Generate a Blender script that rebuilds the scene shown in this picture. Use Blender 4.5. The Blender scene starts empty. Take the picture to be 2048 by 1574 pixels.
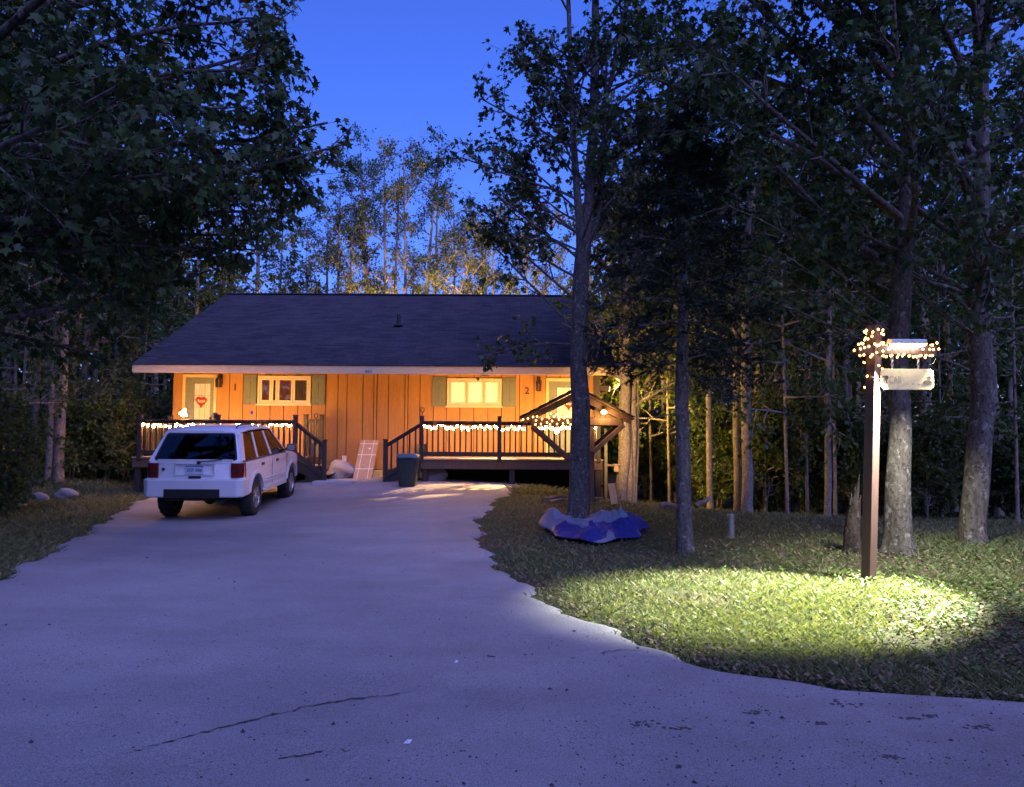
import bpy, bmesh, math, random
import numpy as np
from mathutils import Vector, Matrix, Euler

scene = bpy.context.scene
COL = scene.collection
R = math.radians
FPX = 1540.0

# ------------------------------------------------------------------ camera
CAM = np.array([0.0, 0.0, 1.6])
PITCH, ROLL = math.atan(84 / FPX), R(0.35)
_F = np.array([0, math.cos(PITCH), math.sin(PITCH)])
_R0 = np.array([1.0, 0, 0]); _U0 = np.array([0, -math.sin(PITCH), math.cos(PITCH)])
_R = math.cos(ROLL) * _R0 + math.sin(ROLL) * _U0
_U = math.cos(ROLL) * _U0 - math.sin(ROLL) * _R0
cd = bpy.data.cameras.new('camera'); cam = bpy.data.objects.new('camera', cd); COL.objects.link(cam)
cd.sensor_width = 36.0; cd.lens = FPX / 2048 * 36.0; cd.clip_start = 0.05; cd.clip_end = 2000
cam.matrix_world = Matrix(((_R[0], _U[0], -_F[0], CAM[0]), (_R[1], _U[1], -_F[1], CAM[1]), (_R[2], _U[2], -_F[2], CAM[2]), (0, 0, 0, 1)))
scene.camera = cam

# ------------------------------------------------------------------ world, sun, exposure
SUN_EL, SUN_AZ = R(4.0), R(180)
w = bpy.data.worlds.new('World'); scene.world = w; w.use_nodes = True
nt = w.node_tree; nt.nodes.clear()
sky = nt.nodes.new('ShaderNodeTexSky'); sky.sky_type = 'NISHITA'; sky.sun_disc = False
sky.sun_elevation = SUN_EL; sky.sun_rotation = SUN_AZ; sky.air_density = 1.0; sky.dust_density = 0.0; sky.ozone_density = 3.0
tint = nt.nodes.new('ShaderNodeMix'); tint.data_type = 'RGBA'; tint.blend_type = 'MULTIPLY'; tint.inputs[0].default_value = 1.0
tint.inputs[7].default_value = (1.1, 1.2, 3.2, 1)
bg = nt.nodes.new('ShaderNodeBackground'); bg.inputs[1].default_value = 0.15
wo = nt.nodes.new('ShaderNodeOutputWorld')
nt.links.new(sky.outputs[0], tint.inputs[6]); nt.links.new(tint.outputs[2], bg.inputs[0]); nt.links.new(bg.outputs[0], wo.inputs[0])

sl = bpy.data.lights.new('dusk_glow', 'SUN'); sl.energy = 5.0; sl.angle = R(60); sl.color = (0.365, 0.375, 1.0)
so = bpy.data.objects.new('dusk_glow', sl); COL.objects.link(so)
so.rotation_euler = (R(48), 0, R(27))          # soft twilight from high up behind the photographer's right shoulder

vs = scene.view_settings
scene.display_settings.display_device = 'sRGB'
vs.view_transform = 'Standard'; vs.look = 'None'; vs.exposure = 0.0; vs.gamma = 1.0; vs.use_curve_mapping = False
cy = scene.cycles
cy.use_adaptive_sampling = True; cy.adaptive_threshold = 0.03
cy.use_denoising = True
try: cy.denoiser = 'OPENIMAGEDENOISE'
except Exception: pass
cy.max_bounces = 5; cy.diffuse_bounces = 2; cy.glossy_bounces = 3; cy.transmission_bounces = 4; cy.transparent_max_bounces = 12
cy.sample_clamp_indirect = 4.0; cy.caustics_reflective = False; cy.caustics_refractive = False

# ------------------------------------------------------------------ pixel helpers
def ray(px, py): return _F * FPX + _R * (px - 1024) + _U * (787 - py)
def P(px, py, Y):
    r = ray(px, py); return CAM + r * (Y / r[1])

# ------------------------------------------------------------------ terrain height: thin-plate spline through measured points
_pix = [(345, 1034, 15.0), (500, 1030, 15.1), (575, 997, 17.6), (440, 1000, 17.6), (817, 972, 18.3), (650, 963, 19.1), (770, 966, 19.2), (272, 985, 19.3), (1000, 968, 19.0),
        (1155, 1048, 13.3), (1180, 1000, 15.6), (1735, 1160, 8.6), (1795, 1100, 10.2), (1945, 1085, 11.0),
        (1255, 1006, 19.0), (1490, 1022, 17.5), (1462, 1072, 12.3), (1370, 1100, 10.9), (120, 960, 19.5)]
_free = [(0, 0, 0), (0, 4, 0), (-4, 5, 0), (4, 3, 0), (-3, 10, 0), (0, 9, 0), (-8, 0, 0), (9, 0, .05), (-9, 8, .22), (-12, 12, .45), (-17, 16, .6),
         (10, 9, .2), (12, 14, .0), (6, 24, -.45), (-4, 25, .3), (-12, 26, .1), (-18, 30, .3), (14, 30, -.6), (0, 45, -.4), (-30, 45, .5), (30, 45, -.8),
         (-30, 0, .3), (30, 0, .3), (0, -20, 0), (-40, -30, 0), (40, -30, 0), (-2, 22, .42), (2, 22, .1)]
_cp = np.array([tuple(P(*q)) for q in _pix] + _free)
def _tps(r2):
    return np.where(r2 > 1e-9, 0.5 * r2 * np.log(np.maximum(r2, 1e-9)), 0.0)
_n = len(_cp)
_d2 = ((_cp[:, None, :2] - _cp[None, :, :2]) ** 2).sum(-1)
_A = np.zeros((_n + 3, _n + 3)); _A[:_n, :_n] = _tps(_d2) + np.eye(_n) * 0.6
_A[:_n, _n] = 1; _A[:_n, _n + 1:] = _cp[:, :2]; _A[_n:, :_n] = _A[:_n, _n:].T
_wt = np.linalg.solve(_A, np.concatenate([_cp[:, 2], np.zeros(3)]))
def H(x, y):
    x = np.asarray(x, float); y = np.asarray(y, float); sh = np.broadcast(x, y).shape
    xf = np.broadcast_to(x, sh).ravel(); yf = np.broadcast_to(y, sh).ravel()
    out = np.empty(xf.shape)
    for i in range(0, len(xf), 20000):
        a, b = xf[i:i + 20000], yf[i:i + 20000]
        d2 = (a[:, None] - _cp[None, :, 0]) ** 2 + (b[:, None] - _cp[None, :, 1]) ** 2
        out[i:i + 20000] = _tps(d2) @ _wt[:_n] + _wt[_n] + a * _wt[_n + 1] + b * _wt[_n + 2]
    rr = np.hypot(xf, yf - 10)
    out *= np.exp(-(rr / 55.0) ** 4)
    out = out + 0.02 * np.sin(xf * 1.9 + 0.7) * np.cos(yf * 1.6) * np.clip((rr - 3) / 10, 0, 1)
    r = out.reshape(sh)
    return float(r) if sh == () else r
def G(px, py):
    r = ray(px, py); r = r / np.linalg.norm(r)
    t0, t = 0.5, 0.5
    for i in range(4000):
        p = CAM + r * t
        if p[2] < H(p[0], p[1]):
            lo, hi = t0, t
            for _ in range(20):
                m = (lo + hi) / 2; p = CAM + r * m
                if p[2] < H(p[0], p[1]): hi = m
                else: lo = m
            return CAM + r * hi
        t0 = t; t += 0.1
        if t > 90: break
    return CAM + r * 60

# ------------------------------------------------------------------ mesh helpers
ORG = {}
def tag(o, label=None, cat=None, group=None, kind=None):
    if label: o['label'] = label
    if cat: o['category'] = cat
    if group: o['group'] = group
    if kind: o['kind'] = kind
    return o
def thing(name, label, cat, loc=(0, 0, 0), group=None, rot=None):
    o = bpy.data.objects.new(name, None); COL.objects.link(o); o.empty_display_size = 0.1
    o.location = loc
    if rot: o.rotation_euler = rot
    ORG[o.name] = np.array(loc, float) if rot is None else np.zeros(3)
    return tag(o, label, cat, group)
def origin(parent):
    return np.zeros(3) if parent is None else ORG.get(parent.name, np.zeros(3))
class MB:
    def __init__(s): s.v = []; s.f = []; s.mi = []; s.cur = 0
    def add(s, vs_, fs_):
        b = len(s.v); s.v += [tuple(map(float, q)) for q in vs_]
        for f in fs_: s.f.append(tuple(i + b for i in f)); s.mi.append(s.cur)
        return s
    def box(s, x0, x1, y0, y1, z0, z1):
        return s.add([(x0, y0, z0), (x1, y0, z0), (x1, y1, z0), (x0, y1, z0), (x0, y0, z1), (x1, y0, z1), (x1, y1, z1), (x0, y1, z1)],
                     [(3, 2, 1, 0), (4, 5, 6, 7), (0, 1, 5, 4), (1, 2, 6, 5), (2, 3, 7, 6), (3, 0, 4, 7)])
    def cbox(s, c, d): return s.box(c[0] - d[0] / 2, c[0] + d[0] / 2, c[1] - d[1] / 2, c[1] + d[1] / 2, c[2] - d[2] / 2, c[2] + d[2] / 2)
    def bar(s, a, b, wdt, hgt, up=(0, 0, 1)):
        a = Vector(a); b = Vector(b); d = (b - a).normalized(); sd = d.cross(Vector(up))
        if sd.length < 1e-4: sd = d.cross(Vector((0, 1, 0)))
        sd.normalize(); u = sd.cross(d)
        o = [sd * (-wdt / 2) + u * (-hgt / 2), sd * (wdt / 2) + u * (-hgt / 2), sd * (wdt / 2) + u * (hgt / 2), sd * (-wdt / 2) + u * (hgt / 2)]
        return s.add([a + q for q in o] + [b + q for q in o], [(3, 2, 1, 0), (4, 5, 6, 7), (0, 1, 5, 4), (1, 2, 6, 5), (2, 3, 7, 6), (3, 0, 4, 7)])
    def prism(s, poly, axis, a, b):
        n = len(poly)
        def mk(q, t):
            return {'x': (t, q[0], q[1]), 'y': (q[0], t, q[1]), 'z': (q[0], q[1], t)}[axis]
        return s.add([mk(q, a) for q in poly] + [mk(q, b) for q in poly],
                     [tuple(range(n)), tuple(range(2 * n - 1, n - 1, -1))] + [(i, i + n, (i + 1) % n + n, (i + 1) % n) for i in range(n)])
    def lathe(s, prof, c=(0, 0, 0), n=16, axis='z', cap=True):
        vs_ = []; fs_ = []
        for r, h in prof:
            for k in range(n):
                a = 2 * math.pi * k / n; q = (r * math.cos(a), r * math.sin(a), h)
                if axis == 'x': q = (q[2], q[0], q[1])
                if axis == 'y': q = (q[0], q[2], q[1])
                vs_.append((q[0] + c[0], q[1] + c[1], q[2] + c[2]))
        m = len(prof)
        for i in range(m - 1):
            for k in range(n):
                fs_.append((i * n + k, i * n + (k + 1) % n, (i + 1) * n + (k + 1) % n, (i + 1) * n + k))
        if cap: fs_.append(tuple(range(n - 1, -1, -1))); fs_.append(tuple((m - 1) * n + k for k in range(n)))
        return s.add(vs_, fs_)
    def tube(s, pts, rad, n=6):
        pts = [Vector(p) for p in pts]; m = len(pts)
        if not hasattr(rad, '__len__'): rad = [rad] * m
        vs_ = []; fs_ = []; ref = None
        for i in range(m):
            d = (pts[min(i + 1, m - 1)] - pts[max(i - 1, 0)])
            if d.length < 1e-7: d = Vector((0, 0, 1))
            d.normalize()
            if ref is None:
                ref = d.cross(Vector((0, 0, 1)));
                if ref.length < 0.05: ref = d.cross(Vector((1, 0, 0)))
            ref = (ref - d * ref.dot(d))
            if ref.length < 1e-5: ref = d.orthogonal()
            ref.normalize(); bi = d.cross(ref)
            for k in range(n):
                a = 2 * math.pi * k / n
                vs_.append(pts[i] + (ref * math.cos(a) + bi * math.sin(a)) * rad[i])
        for i in range(m - 1):
            for k in range(n):
                fs_.append((i * n + k, i * n + (k + 1) % n, (i + 1) * n + (k + 1) % n, (i + 1) * n + k))
        fs_.append(tuple(range(n - 1, -1, -1))); fs_.append(tuple((m - 1) * n + k for k in range(n)))
        return s.add(vs_, fs_)
    def mesh(s, name, mats, off=(0, 0, 0), smooth=False, bevel=0, seg=2):
        me = bpy.data.meshes.new(name)
        o = np.array(off, float)
        me.from_pydata([tuple(np.array(q) - o) for q in s.v] if np.any(o) else s.v, [], s.f)
        for m in (mats if isinstance(mats, (list, tuple)) else [mats]): me.materials.append(m)
        if any(s.mi): me.polygons.foreach_set('material_index', s.mi)
        if bevel:
            bm = bmesh.new(); bm.from_mesh(me)
            bmesh.ops.recalc_face_normals(bm, faces=bm.faces)
            es = [e for e in bm.edges if len(e.link_faces) == 2 and e.calc_face_angle(0) > R(25)]
            bmesh.ops.bevel(bm, geom=es, offset=bevel, segments=seg, profile=0.5, affect='EDGES', clamp_overlap=True)
            bm.to_mesh(me); bm.free()
        if smooth:
            me.polygons.foreach_set('use_smooth', [True] * len(me.polygons))
            if smooth != 'all':
                try: me.set_sharp_from_angle(angle=R(40))
                except Exception: pass
        me.update()
        return me
    def build(s, name, mats, parent=None, smooth=False, bevel=0, seg=2):
        me = s.mesh(name, mats, origin(parent), smooth, bevel, seg)
        return link(name, me, parent)
def link(name, me, parent=None):
    o = bpy.data.objects.new(name, me); COL.objects.link(o)
    if parent is not None:
        o.parent = parent; ORG[o.name] = origin(parent)
    return o
def inst(name, me, parent, loc, rot=None, scale=None):
    """a part that shares mesh data; loc in the same coordinates as the parent's own mesh code"""
    o = bpy.data.objects.new(name, me); COL.objects.link(o)
    if parent is not None: o.parent = parent
    o.location = np.array(loc, float) - origin(parent)
    if rot is not None: o.rotation_euler = rot
    if scale is not None: o.scale = scale
    ORG[o.name] = np.array(loc, float)
    return o
def np_mesh(name, verts, loops, sizes, mats, matidx=None, smooth=False):
    me = bpy.data.meshes.new(name)
    me.vertices.add(len(verts)); me.vertices.foreach_set('co', np.ascontiguousarray(verts, dtype=np.float32).ravel())
    me.loops.add(len(loops)); me.loops.foreach_set('vertex_index', np.ascontiguousarray(loops, dtype=np.int32))
    me.polygons.add(len(sizes))
    st = np.concatenate([[0], np.cumsum(sizes)[:-1]]).astype(np.int32)
    me.polygons.foreach_set('loop_start', st)
    for m in (mats if isinstance(mats, (list, tuple)) else [mats]): me.materials.append(m)
    if matidx is not None: me.polygons.foreach_set('material_index', np.ascontiguousarray(matidx, dtype=np.int32))
    if smooth: me.polygons.foreach_set('use_smooth', np.ones(len(sizes), dtype=bool))
    me.update(calc_edges=True); me.validate()
    return me
def text_mesh(s, size, mat, extrude=0.002, bold=0.0):
    cu = bpy.data.curves.new('txt', 'FONT'); cu.body = s; cu.size = size; cu.extrude = extrude; cu.offset = bold
    cu.align_x = 'CENTER'; cu.align_y = 'CENTER'; cu.resolution_u = 3
    o = bpy.data.objects.new('txt', cu); COL.objects.link(o)
    dg = bpy.context.evaluated_depsgraph_get(); me = bpy.data.meshes.new_from_object(o.evaluated_get(dg))
    bpy.data.objects.remove(o); me.materials.clear(); me.materials.append(mat)
    return me

# ------------------------------------------------------------------ materials
def nodes(name):
    m = bpy.data.materials.new(name); m.use_nodes = True; t = m.node_tree; t.nodes.clear()
    o = t.nodes.new('ShaderNodeOutputMaterial'); return m, t, o
def N(t, typ, **kw):
    n = t.nodes.new(typ)
    for k, v in kw.items(): setattr(n, k, v)
    return n
def ramp(t, fac, stops):
    r = N(t, 'ShaderNodeValToRGB'); t.links.new(fac, r.inputs[0]); e = r.color_ramp.elements
    while len(e) < len(stops): e.new(0.5)
    for i, (p, c) in enumerate(stops):
        e[i].position = p; e[i].color = (c[0], c[1], c[2], 1) if hasattr(c, '__len__') else (c, c, c, 1)
    return r.outputs[0]
def noise(t, vec, scale, detail=4, rough=0.55):
    n = N(t, 'ShaderNodeTexNoise'); n.inputs['Scale'].default_value = scale; n.inputs['Detail'].default_value = detail; n.inputs['Roughness'].default_value = rough
    t.links.new(vec, n.inputs['Vector']); return n.outputs[0]
def coords(t, stretch=(1, 1, 1), kind='Object'):
    c = N(t, 'ShaderNodeTexCoord'); m = N(t, 'ShaderNodeMapping'); m.inputs['Scale'].default_value = stretch
    t.links.new(c.outputs[kind], m.inputs[0]); return m.outputs[0]
def mixc(t, fac, a, b, mode='MIX'):
    m = N(t, 'ShaderNodeMix', data_type='RGBA', blend_type=mode)
    for i, q in ((0, fac), (6, a), (7, b)):
        if hasattr(q, 'is_output'): t.links.new(q, m.inputs[i])
        elif i == 0: m.inputs[0].default_value = q
        else: m.inputs[i].default_value = (q[0], q[1], q[2], 1)
    return m.outputs[2]
def bump(t, h, strength=0.3, dist=0.02):
    b = N(t, 'ShaderNodeBump'); b.inputs['Strength'].default_value = strength; b.inputs['Distance'].default_value = dist
    t.links.new(h, b.inputs['Height']); return b.outputs[0]
def pm(name, c1, c2=None, scale=6, rough=0.6, stretch=(1, 1, 1), bmp=0.2, bdist=0.01, metallic=0, detail=5, c3=None, coat=0, spec=0.5):
    m, t, o = nodes(name); b = N(t, 'ShaderNodeBsdfPrincipled'); t.links.new(b.outputs[0], o.inputs[0])
    b.inputs['Roughness'].default_value = rough; b.inputs['Metallic'].default_value = metallic
    b.inputs['Coat Weight'].default_value = coat; b.inputs['Specular IOR Level'].default_value = spec
    c2 = c2 or tuple(q * 0.7 for q in c1)
    v = coords(t, stretch); f = noise(t, v, scale, detail)
    col = ramp(t, f, [(0.3, c1), (0.7, c2)])
    f2 = noise(t, v, scale * 6.3, 3)
    col = mixc(t, ramp(t, f2, [(0.45, 0.0), (0.75, 0.5)]), col, c3 or tuple(q * 0.55 for q in c2))
    t.links.new(col, b.inputs['Base Color'])
    if bmp: t.links.new(bump(t, f2, bmp, bdist), b.inputs['Normal'])
    return m
def leafmat(name, c1, c2, trans=0.35, rough=0.5):
    m, t, o = nodes(name); g = N(t, 'ShaderNodeNewGeometry')
    col = ramp(t, g.outputs['Random Per Island'], [(0.0, c1), (1.0, c2)])
    b = N(t, 'ShaderNodeBsdfPrincipled'); b.inputs['Roughness'].default_value = rough; b.inputs['Specular IOR Level'].default_value = 0.3
    tr = N(t, 'ShaderNodeBsdfTranslucent'); mx = N(t, 'ShaderNodeMixShader'); mx.inputs[0].default_value = trans
    t.links.new(col, b.inputs['Base Color']); t.links.new(mixc(t, 1.0, col, (1.1, 1.15, 0.6), 'MULTIPLY'), tr.inputs[0])
    t.links.new(b.outputs[0], mx.inputs[1]); t.links.new(tr.outputs[0], mx.inputs[2]); t.links.new(mx.outputs[0], o.inputs[0])
    return m
def emit(name, c, s):
    m, t, o = nodes(name); e = N(t, 'ShaderNodeEmission'); e.inputs[0].default_value = (*c, 1); e.inputs[1].default_value = s
    t.links.new(e.outputs[0], o.inputs[0]); return m
def glassmat(name, tintc=(0.9, 0.9, 0.9), gloss=0.08, rough=0.02):
    m, t, o = nodes(name); a = N(t, 'ShaderNodeBsdfTransparent'); a.inputs[0].default_value = (*tintc, 1)
    g = N(t, 'ShaderNodeBsdfGlossy'); g.inputs['Roughness'].default_value = rough; g.inputs[0].default_value = (0.9, 0.92, 0.95, 1)
    l = N(t, 'ShaderNodeFresnel'); l.inputs[0].default_value = 1.45
    mm = N(t, 'ShaderNodeMath', operation='MULTIPLY_ADD'); mm.inputs[1].default_value = 0.9; mm.inputs[2].default_value = gloss
    t.links.new(l.outputs[0], mm.inputs[0])
    x = N(t, 'ShaderNodeMixShader'); t.links.new(mm.outputs[0], x.inputs[0]); t.links.new(a.outputs[0], x.inputs[1]); t.links.new(g.outputs[0], x.inputs[2])
    t.links.new(x.outputs[0], o.inputs[0]); return m
# ================================================================== GROUND AND DRIVEWAY
def lerp_tab(tab):
    a = np.array(sorted(tab)); return lambda y: np.interp(y, a[:, 0], a[:, 1])
_re = [G(*q) for q in [(1030, 980), (990, 1003), (962, 1035), (958, 1060), (972, 1100), (1020, 1150), (1100, 1200), (1190, 1245), (1300, 1290), (1440, 1330), (1560, 1352), (1720, 1382), (2048, 1402)]]
_le = [G(*q) for q in [(312, 985), (240, 1020), (160, 1070), (60, 1120), (0, 1158)]]
XR = lerp_tab([(p[1], p[0]) for p in _re] + [(20.6, 1.0), (4.2, 5.0), (3.6, 9.0), (2.8, 16.0), (0, 17), (-14, 17)])
XL = lerp_tab([(p[1], p[0]) for p in _le] + [(20.6, -8.4), (6.5, -6.0), (4.0, -6.8), (2.0, -10.0), (0, -14), (-14, -15)])
def wob(y, s): return 0.07 * np.sin(y * 3.1 + s) + 0.05 * np.sin(y * 7.7 + 2 * s) + 0.03 * np.sin(y * 17.3 + s)
def edgeR(y): return XR(y) + wob(np.asarray(y), 0.3)
def edgeL(y): return XL(y) + wob(np.asarray(y), 1.9)

def mat_ground():
    m, t, o = nodes('soil_and_moss'); b = N(t, 'ShaderNodeBsdfPrincipled'); b.inputs['Roughness'].default_value = 0.95; b.inputs['Specular IOR Level'].default_value = 0.1
    t.links.new(b.outputs[0], o.inputs[0]); v = coords(t)
    f = noise(t, v, 0.55, 6); f2 = noise(t, v, 9, 5); f3 = noise(t, v, 60, 3)
    c = mixc(t, ramp(t, f, [(0.42, 0.0), (0.6, 1.0)]), (0.06, 0.08, 0.028), (0.085, 0.072, 0.042))
    c = mixc(t, ramp(t, f2, [(0.4, 0.0), (0.75, 0.7)]), c, (0.035, 0.028, 0.018))
    c = mixc(t, ramp(t, f3, [(0.55, 0.0), (0.8, 0.5)]), c, (0.12, 0.095, 0.06))
    t.links.new(c, b.inputs['Base Color']); t.links.new(bump(t, f3, 0.6, 0.03), b.inputs['Normal']); return m
def mat_asphalt():
    m, t, o = nodes('old_asphalt'); b = N(t, 'ShaderNodeBsdfPrincipled'); b.inputs['Roughness'].default_value = 0.82; b.inputs['Specular IOR Level'].default_value = 0.25
    t.links.new(b.outputs[0], o.inputs[0]); v = coords(t)
    big = noise(t, v, 0.45, 5, 0.6); mid = noise(t, v, 2.3, 5); fine = noise(t, v, 140, 2); grit = noise(t, v, 45, 4, 0.7)
    c = ramp(t, big, [(0.3, (0.24, 0.232, 0.235)), (0.55, (0.34, 0.33, 0.328)), (0.75, (0.40, 0.385, 0.375))])
    c = mixc(t, ramp(t, mid, [(0.5, 0.0), (0.72, 0.45)]), c, (0.27, 0.245, 0.225))
    c = mixc(t, ramp(t, grit, [(0.56, 0.0), (0.74, 0.55)]), c, (0.085, 0.08, 0.082))
    c = mixc(t, ramp(t, fine, [(0.38, 0.6), (0.55, 0.0)]), c, (0.06, 0.058, 0.062)); f4 = noise(t, v, 75, 3, .7)
    c = mixc(t, ramp(t, f4, [(0.55, 0.0), (0.72, 0.7)]), c, (0.46, 0.44, 0.43)); pat = noise(t, coords(t, (.35, .9, 1)), 0.9, 6, .65)
    c = mixc(t, ramp(t, pat, [(0.46, 0.0), (0.62, 0.36)]), c, (0.17, 0.163, 0.168))
    sp = N(t, 'ShaderNodeTexVoronoi'); sp.inputs['Scale'].default_value = 9; t.links.new(v, sp.inputs['Vector'])
    c = mixc(t, ramp(t, sp.outputs['Distance'], [(0.02, 0.6), (0.06, 0.0)]), c, (0.05, 0.045, 0.045))
    # sandy wash on the right foreground
    s = N(t, 'ShaderNodeSeparateXYZ'); t.links.new(v, s.inputs[0])
    sx = N(t, 'ShaderNodeMapRange'); sx.inputs[1].default_value = 0.5; sx.inputs[2].default_value = 6.0; t.links.new(s.outputs[0], sx.inputs[0])
    sm = N(t, 'ShaderNodeMath', operation='MULTIPLY'); t.links.new(sx.outputs[0], sm.inputs[0]); t.links.new(ramp(t, mid, [(0.35, 0.0), (0.6, 1.0)]), sm.inputs[1])
    c = mixc(t, sm.outputs[0], c, (0.16, 0.125, 0.105))
    t.links.new(c, b.inputs['Base Color']); t.links.new(bump(t, mixc(t, 0.5, fine, grit), 0.55, 0.012), b.inputs['Normal']); return m
M_ground = mat_ground(); M_asph = mat_asphalt()
def grid_mesh(name, xs, ys, mat, zoff=0):
    X, Y = np.meshgrid(xs, ys); Z = H(X, Y) + zoff
    v = np.stack([X, Y, Z], -1).reshape(-1, 3); nx, ny = len(xs), len(ys)
    i = (np.arange(ny - 1)[:, None] * nx + np.arange(nx - 1)[None]).ravel()
    l = np.stack([i, i + 1, i + 1 + nx, i + nx], -1).ravel()
    return np_mesh(name, v, l, np.full(len(i), 4), mat, smooth=True)
def axis(lo, a, b, hi, step, n):
    far1 = lo + (a - lo) * (1 - (np.linspace(1, 0, n)[:-1]) ** 2); far2 = b + (hi - b) * np.linspace(0, 1, n)[1:] ** 2
    return np.unique(np.concatenate([far1, np.arange(a, b, step), far2]))
xs = axis(-300, -22, 24, 300, 0.35, 22); ys = axis(-300, -4, 40, 400, 0.35, 22)
go = link('ground', grid_mesh('ground', xs, ys, M_ground, -0.03)); tag(go, kind='structure')
# driveway sheet, real thickness at its edge
yy = np.concatenate([np.linspace(-14, 3, 40), np.linspace(3.1, 20.3, 230)]); nu = 60
uu = np.linspace(0, 1, nu); L_, R_ = edgeL(yy), edgeR(yy)
X = L_[:, None] + (R_ - L_)[:, None] * uu[None]; Y = np.repeat(yy[:, None], nu, 1)
Z = H(X, Y) + 0.012 + 0.004 * np.sin(X * 5) * np.cos(Y * 4.3)
Z[:, 0] -= 0.05; Z[:, -1] -= 0.05; Z[:, 1] = H(X[:, 1], Y[:, 1]) + 0.004; Z[:, -2] = H(X[:, -2], Y[:, -2]) + 0.004
v = np.stack([X, Y, Z], -1).reshape(-1, 3)
i = (np.arange(len(yy) - 1)[:, None] * nu + np.arange(nu - 1)[None]).ravel()
drive = link('driveway', np_mesh('driveway', v, np.stack([i, i + 1, i + 1 + nu, i + nu], -1).ravel(), np.full(len(i), 4), M_asph, smooth=True)); tag(drive, kind='structure')
def DZ(x, y): return H(x, y) + 0.012 + 0.004 * np.sin(np.asarray(x) * 5) * np.cos(np.asarray(y) * 4.3)
# cracks and dark patches: thin raised-dirt strips following the sheet
M_crack = pm('crack_dirt', (0.035, 0.033, 0.035), (0.06, 0.055, 0.052), 20, 0.95)
M_stain = pm('dark_leaf_mush', (0.05, 0.045, 0.045), (0.08, 0.07, 0.065), 14, 0.9)
def crack(pxs, wmax, seed, name='crack', seg=14):
    rng = np.random.default_rng(seed); pts = []
    for a, b in zip(pxs[:-1], pxs[1:]):
        for k in range(seg): pts.append(G(a[0] + (b[0] - a[0]) * k / seg, a[1] + (b[1] - a[1]) * k / seg))
    pts = np.array(pts); pts[:, :2] += np.cumsum(rng.normal(0, 0.006, (len(pts), 2)), 0) * 0.6 + rng.normal(0, 0.010, (len(pts), 2))
    m = MB(); vs_ = []; fs_ = []
    for k, p in enumerate(pts):
        t = k / (len(pts) - 1); ww = wmax * (0.15 + 0.85 * math.sin(math.pi * t)) * rng.uniform(0.05, 1.0) ** 1.5
        for s in (-1, 1):
            y = p[1] + s * ww / 2; vs_.append((p[0], y, DZ(p[0], y) + 0.004))
    for k in range(len(pts) - 1): fs_.append((2 * k, 2 * k + 2, 2 * k + 3, 2 * k + 1))
    m.add(vs_, fs_); return m.build(name, M_crack, drive)
crack([(250, 1512), (400, 1470), (560, 1432), (700, 1402), (850, 1384)], 0.05, 3)
crack([(540, 1525), (640, 1508), (720, 1500)], 0.03, 5)
crack([(1190, 1312), (1250, 1304), (1290, 1306)], 0.025, 6, seg=8)
def blotch(px, py, rx, ry, seed, mat=M_stain, name='leaf_mush'):
    rng = np.random.default_rng(seed); c0 = G(px, py); m = MB()
    for j in range(26):
        x = c0[0] + rng.normal(0, rx * .5); y = c0[1] + rng.normal(0, ry * .5); s_ = rng.uniform(.006, .022); n = 7; z = DZ(x, y)
        vs_ = [(x, y, z + s_ * .25)]
        for k in range(n):
            a = 2 * math.pi * k / n; q = rng.uniform(.5, 1.2) * s_; vs_.append((x + q * math.cos(a), y + q * math.sin(a), z - .001))
        m.add(vs_, [(0, 1 + k, 1 + (k + 1) % n) for k in range(n)])
    return m.build(name, mat, drive)
for k, (px, py, rx, ry) in enumerate([(1290, 1452, .10, .05), (1370, 1460, .10, .035), (1510, 1430, .06, .04), (1690, 1412, .11, .06), (1780, 1520, .06, .03), (1860, 1435, .05, .03), (1960, 1460, .07, .04), (1820, 1440, .05, .02), (1640, 1452, .03, .02), (980, 1316, .03, .02)]):
    blotch(px, py, rx, ry, 40 + k)

# ================================================================== GRASS, WEEDS, LITTER
M_grass = leafmat('grass_blades', (0.085, 0.125, 0.038), (0.27, 0.26, 0.13), 0.35, 0.6)
M_weed = leafmat('weed_leaves', (0.05, 0.10, 0.02), (0.12, 0.17, 0.05), 0.3)
M_litter = leafmat('dead_leaves', (0.06, 0.04, 0.025), (0.24, 0.175, 0.11), 0.1, 0.8)
def view_scatter(rng, n, y0, y1, px0, px1):
    yv = 1 / rng.uniform(1 / y1, 1 / y0, n); px = rng.uniform(px0, px1, n)
    return (px - 1024) / FPX * yv, yv
def nz(x, y, s=0):
    return (np.sin(x * 1.3 + s) * np.cos(y * 1.1 - s) + np.sin(x * 2.9 - y * 1.7 + s) * .6 + np.sin(x * 5.3 + y * 4.1 + 2 * s) * .4) / 2
def blades(rng, x, y, hmin, hmax, wd):
    n = len(x); z = H(x, y) - 0.035; a = rng.uniform(0, 2 * np.pi, n); hh = rng.uniform(hmin, hmax, n); ln = rng.uniform(0.3, 1.6, n) * hh
    dx, dy = np.cos(a), np.sin(a); b = rng.uniform(0, 2 * np.pi, n); lx, ly = np.cos(b) * ln, np.sin(b) * ln; w2 = wd * rng.uniform(.6, 1.3, n)
    v = np.stack([np.stack([x - dx * w2, y - dy * w2, z], -1), np.stack([x + dx * w2, y + dy * w2, z], -1),
                  np.stack([x + lx * .45 + dx * w2 * .7, y + ly * .45 + dy * w2 * .7, z + hh * .65], -1), np.stack([x + lx, y + ly, z + hh], -1)], 1)
    return v.reshape(-1, 3)
def quads_obj(name, v, mat):
    n = len(v) // 4; return np_mesh(name, v, np.arange(n * 4), np.full(n, 4), mat)
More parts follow.
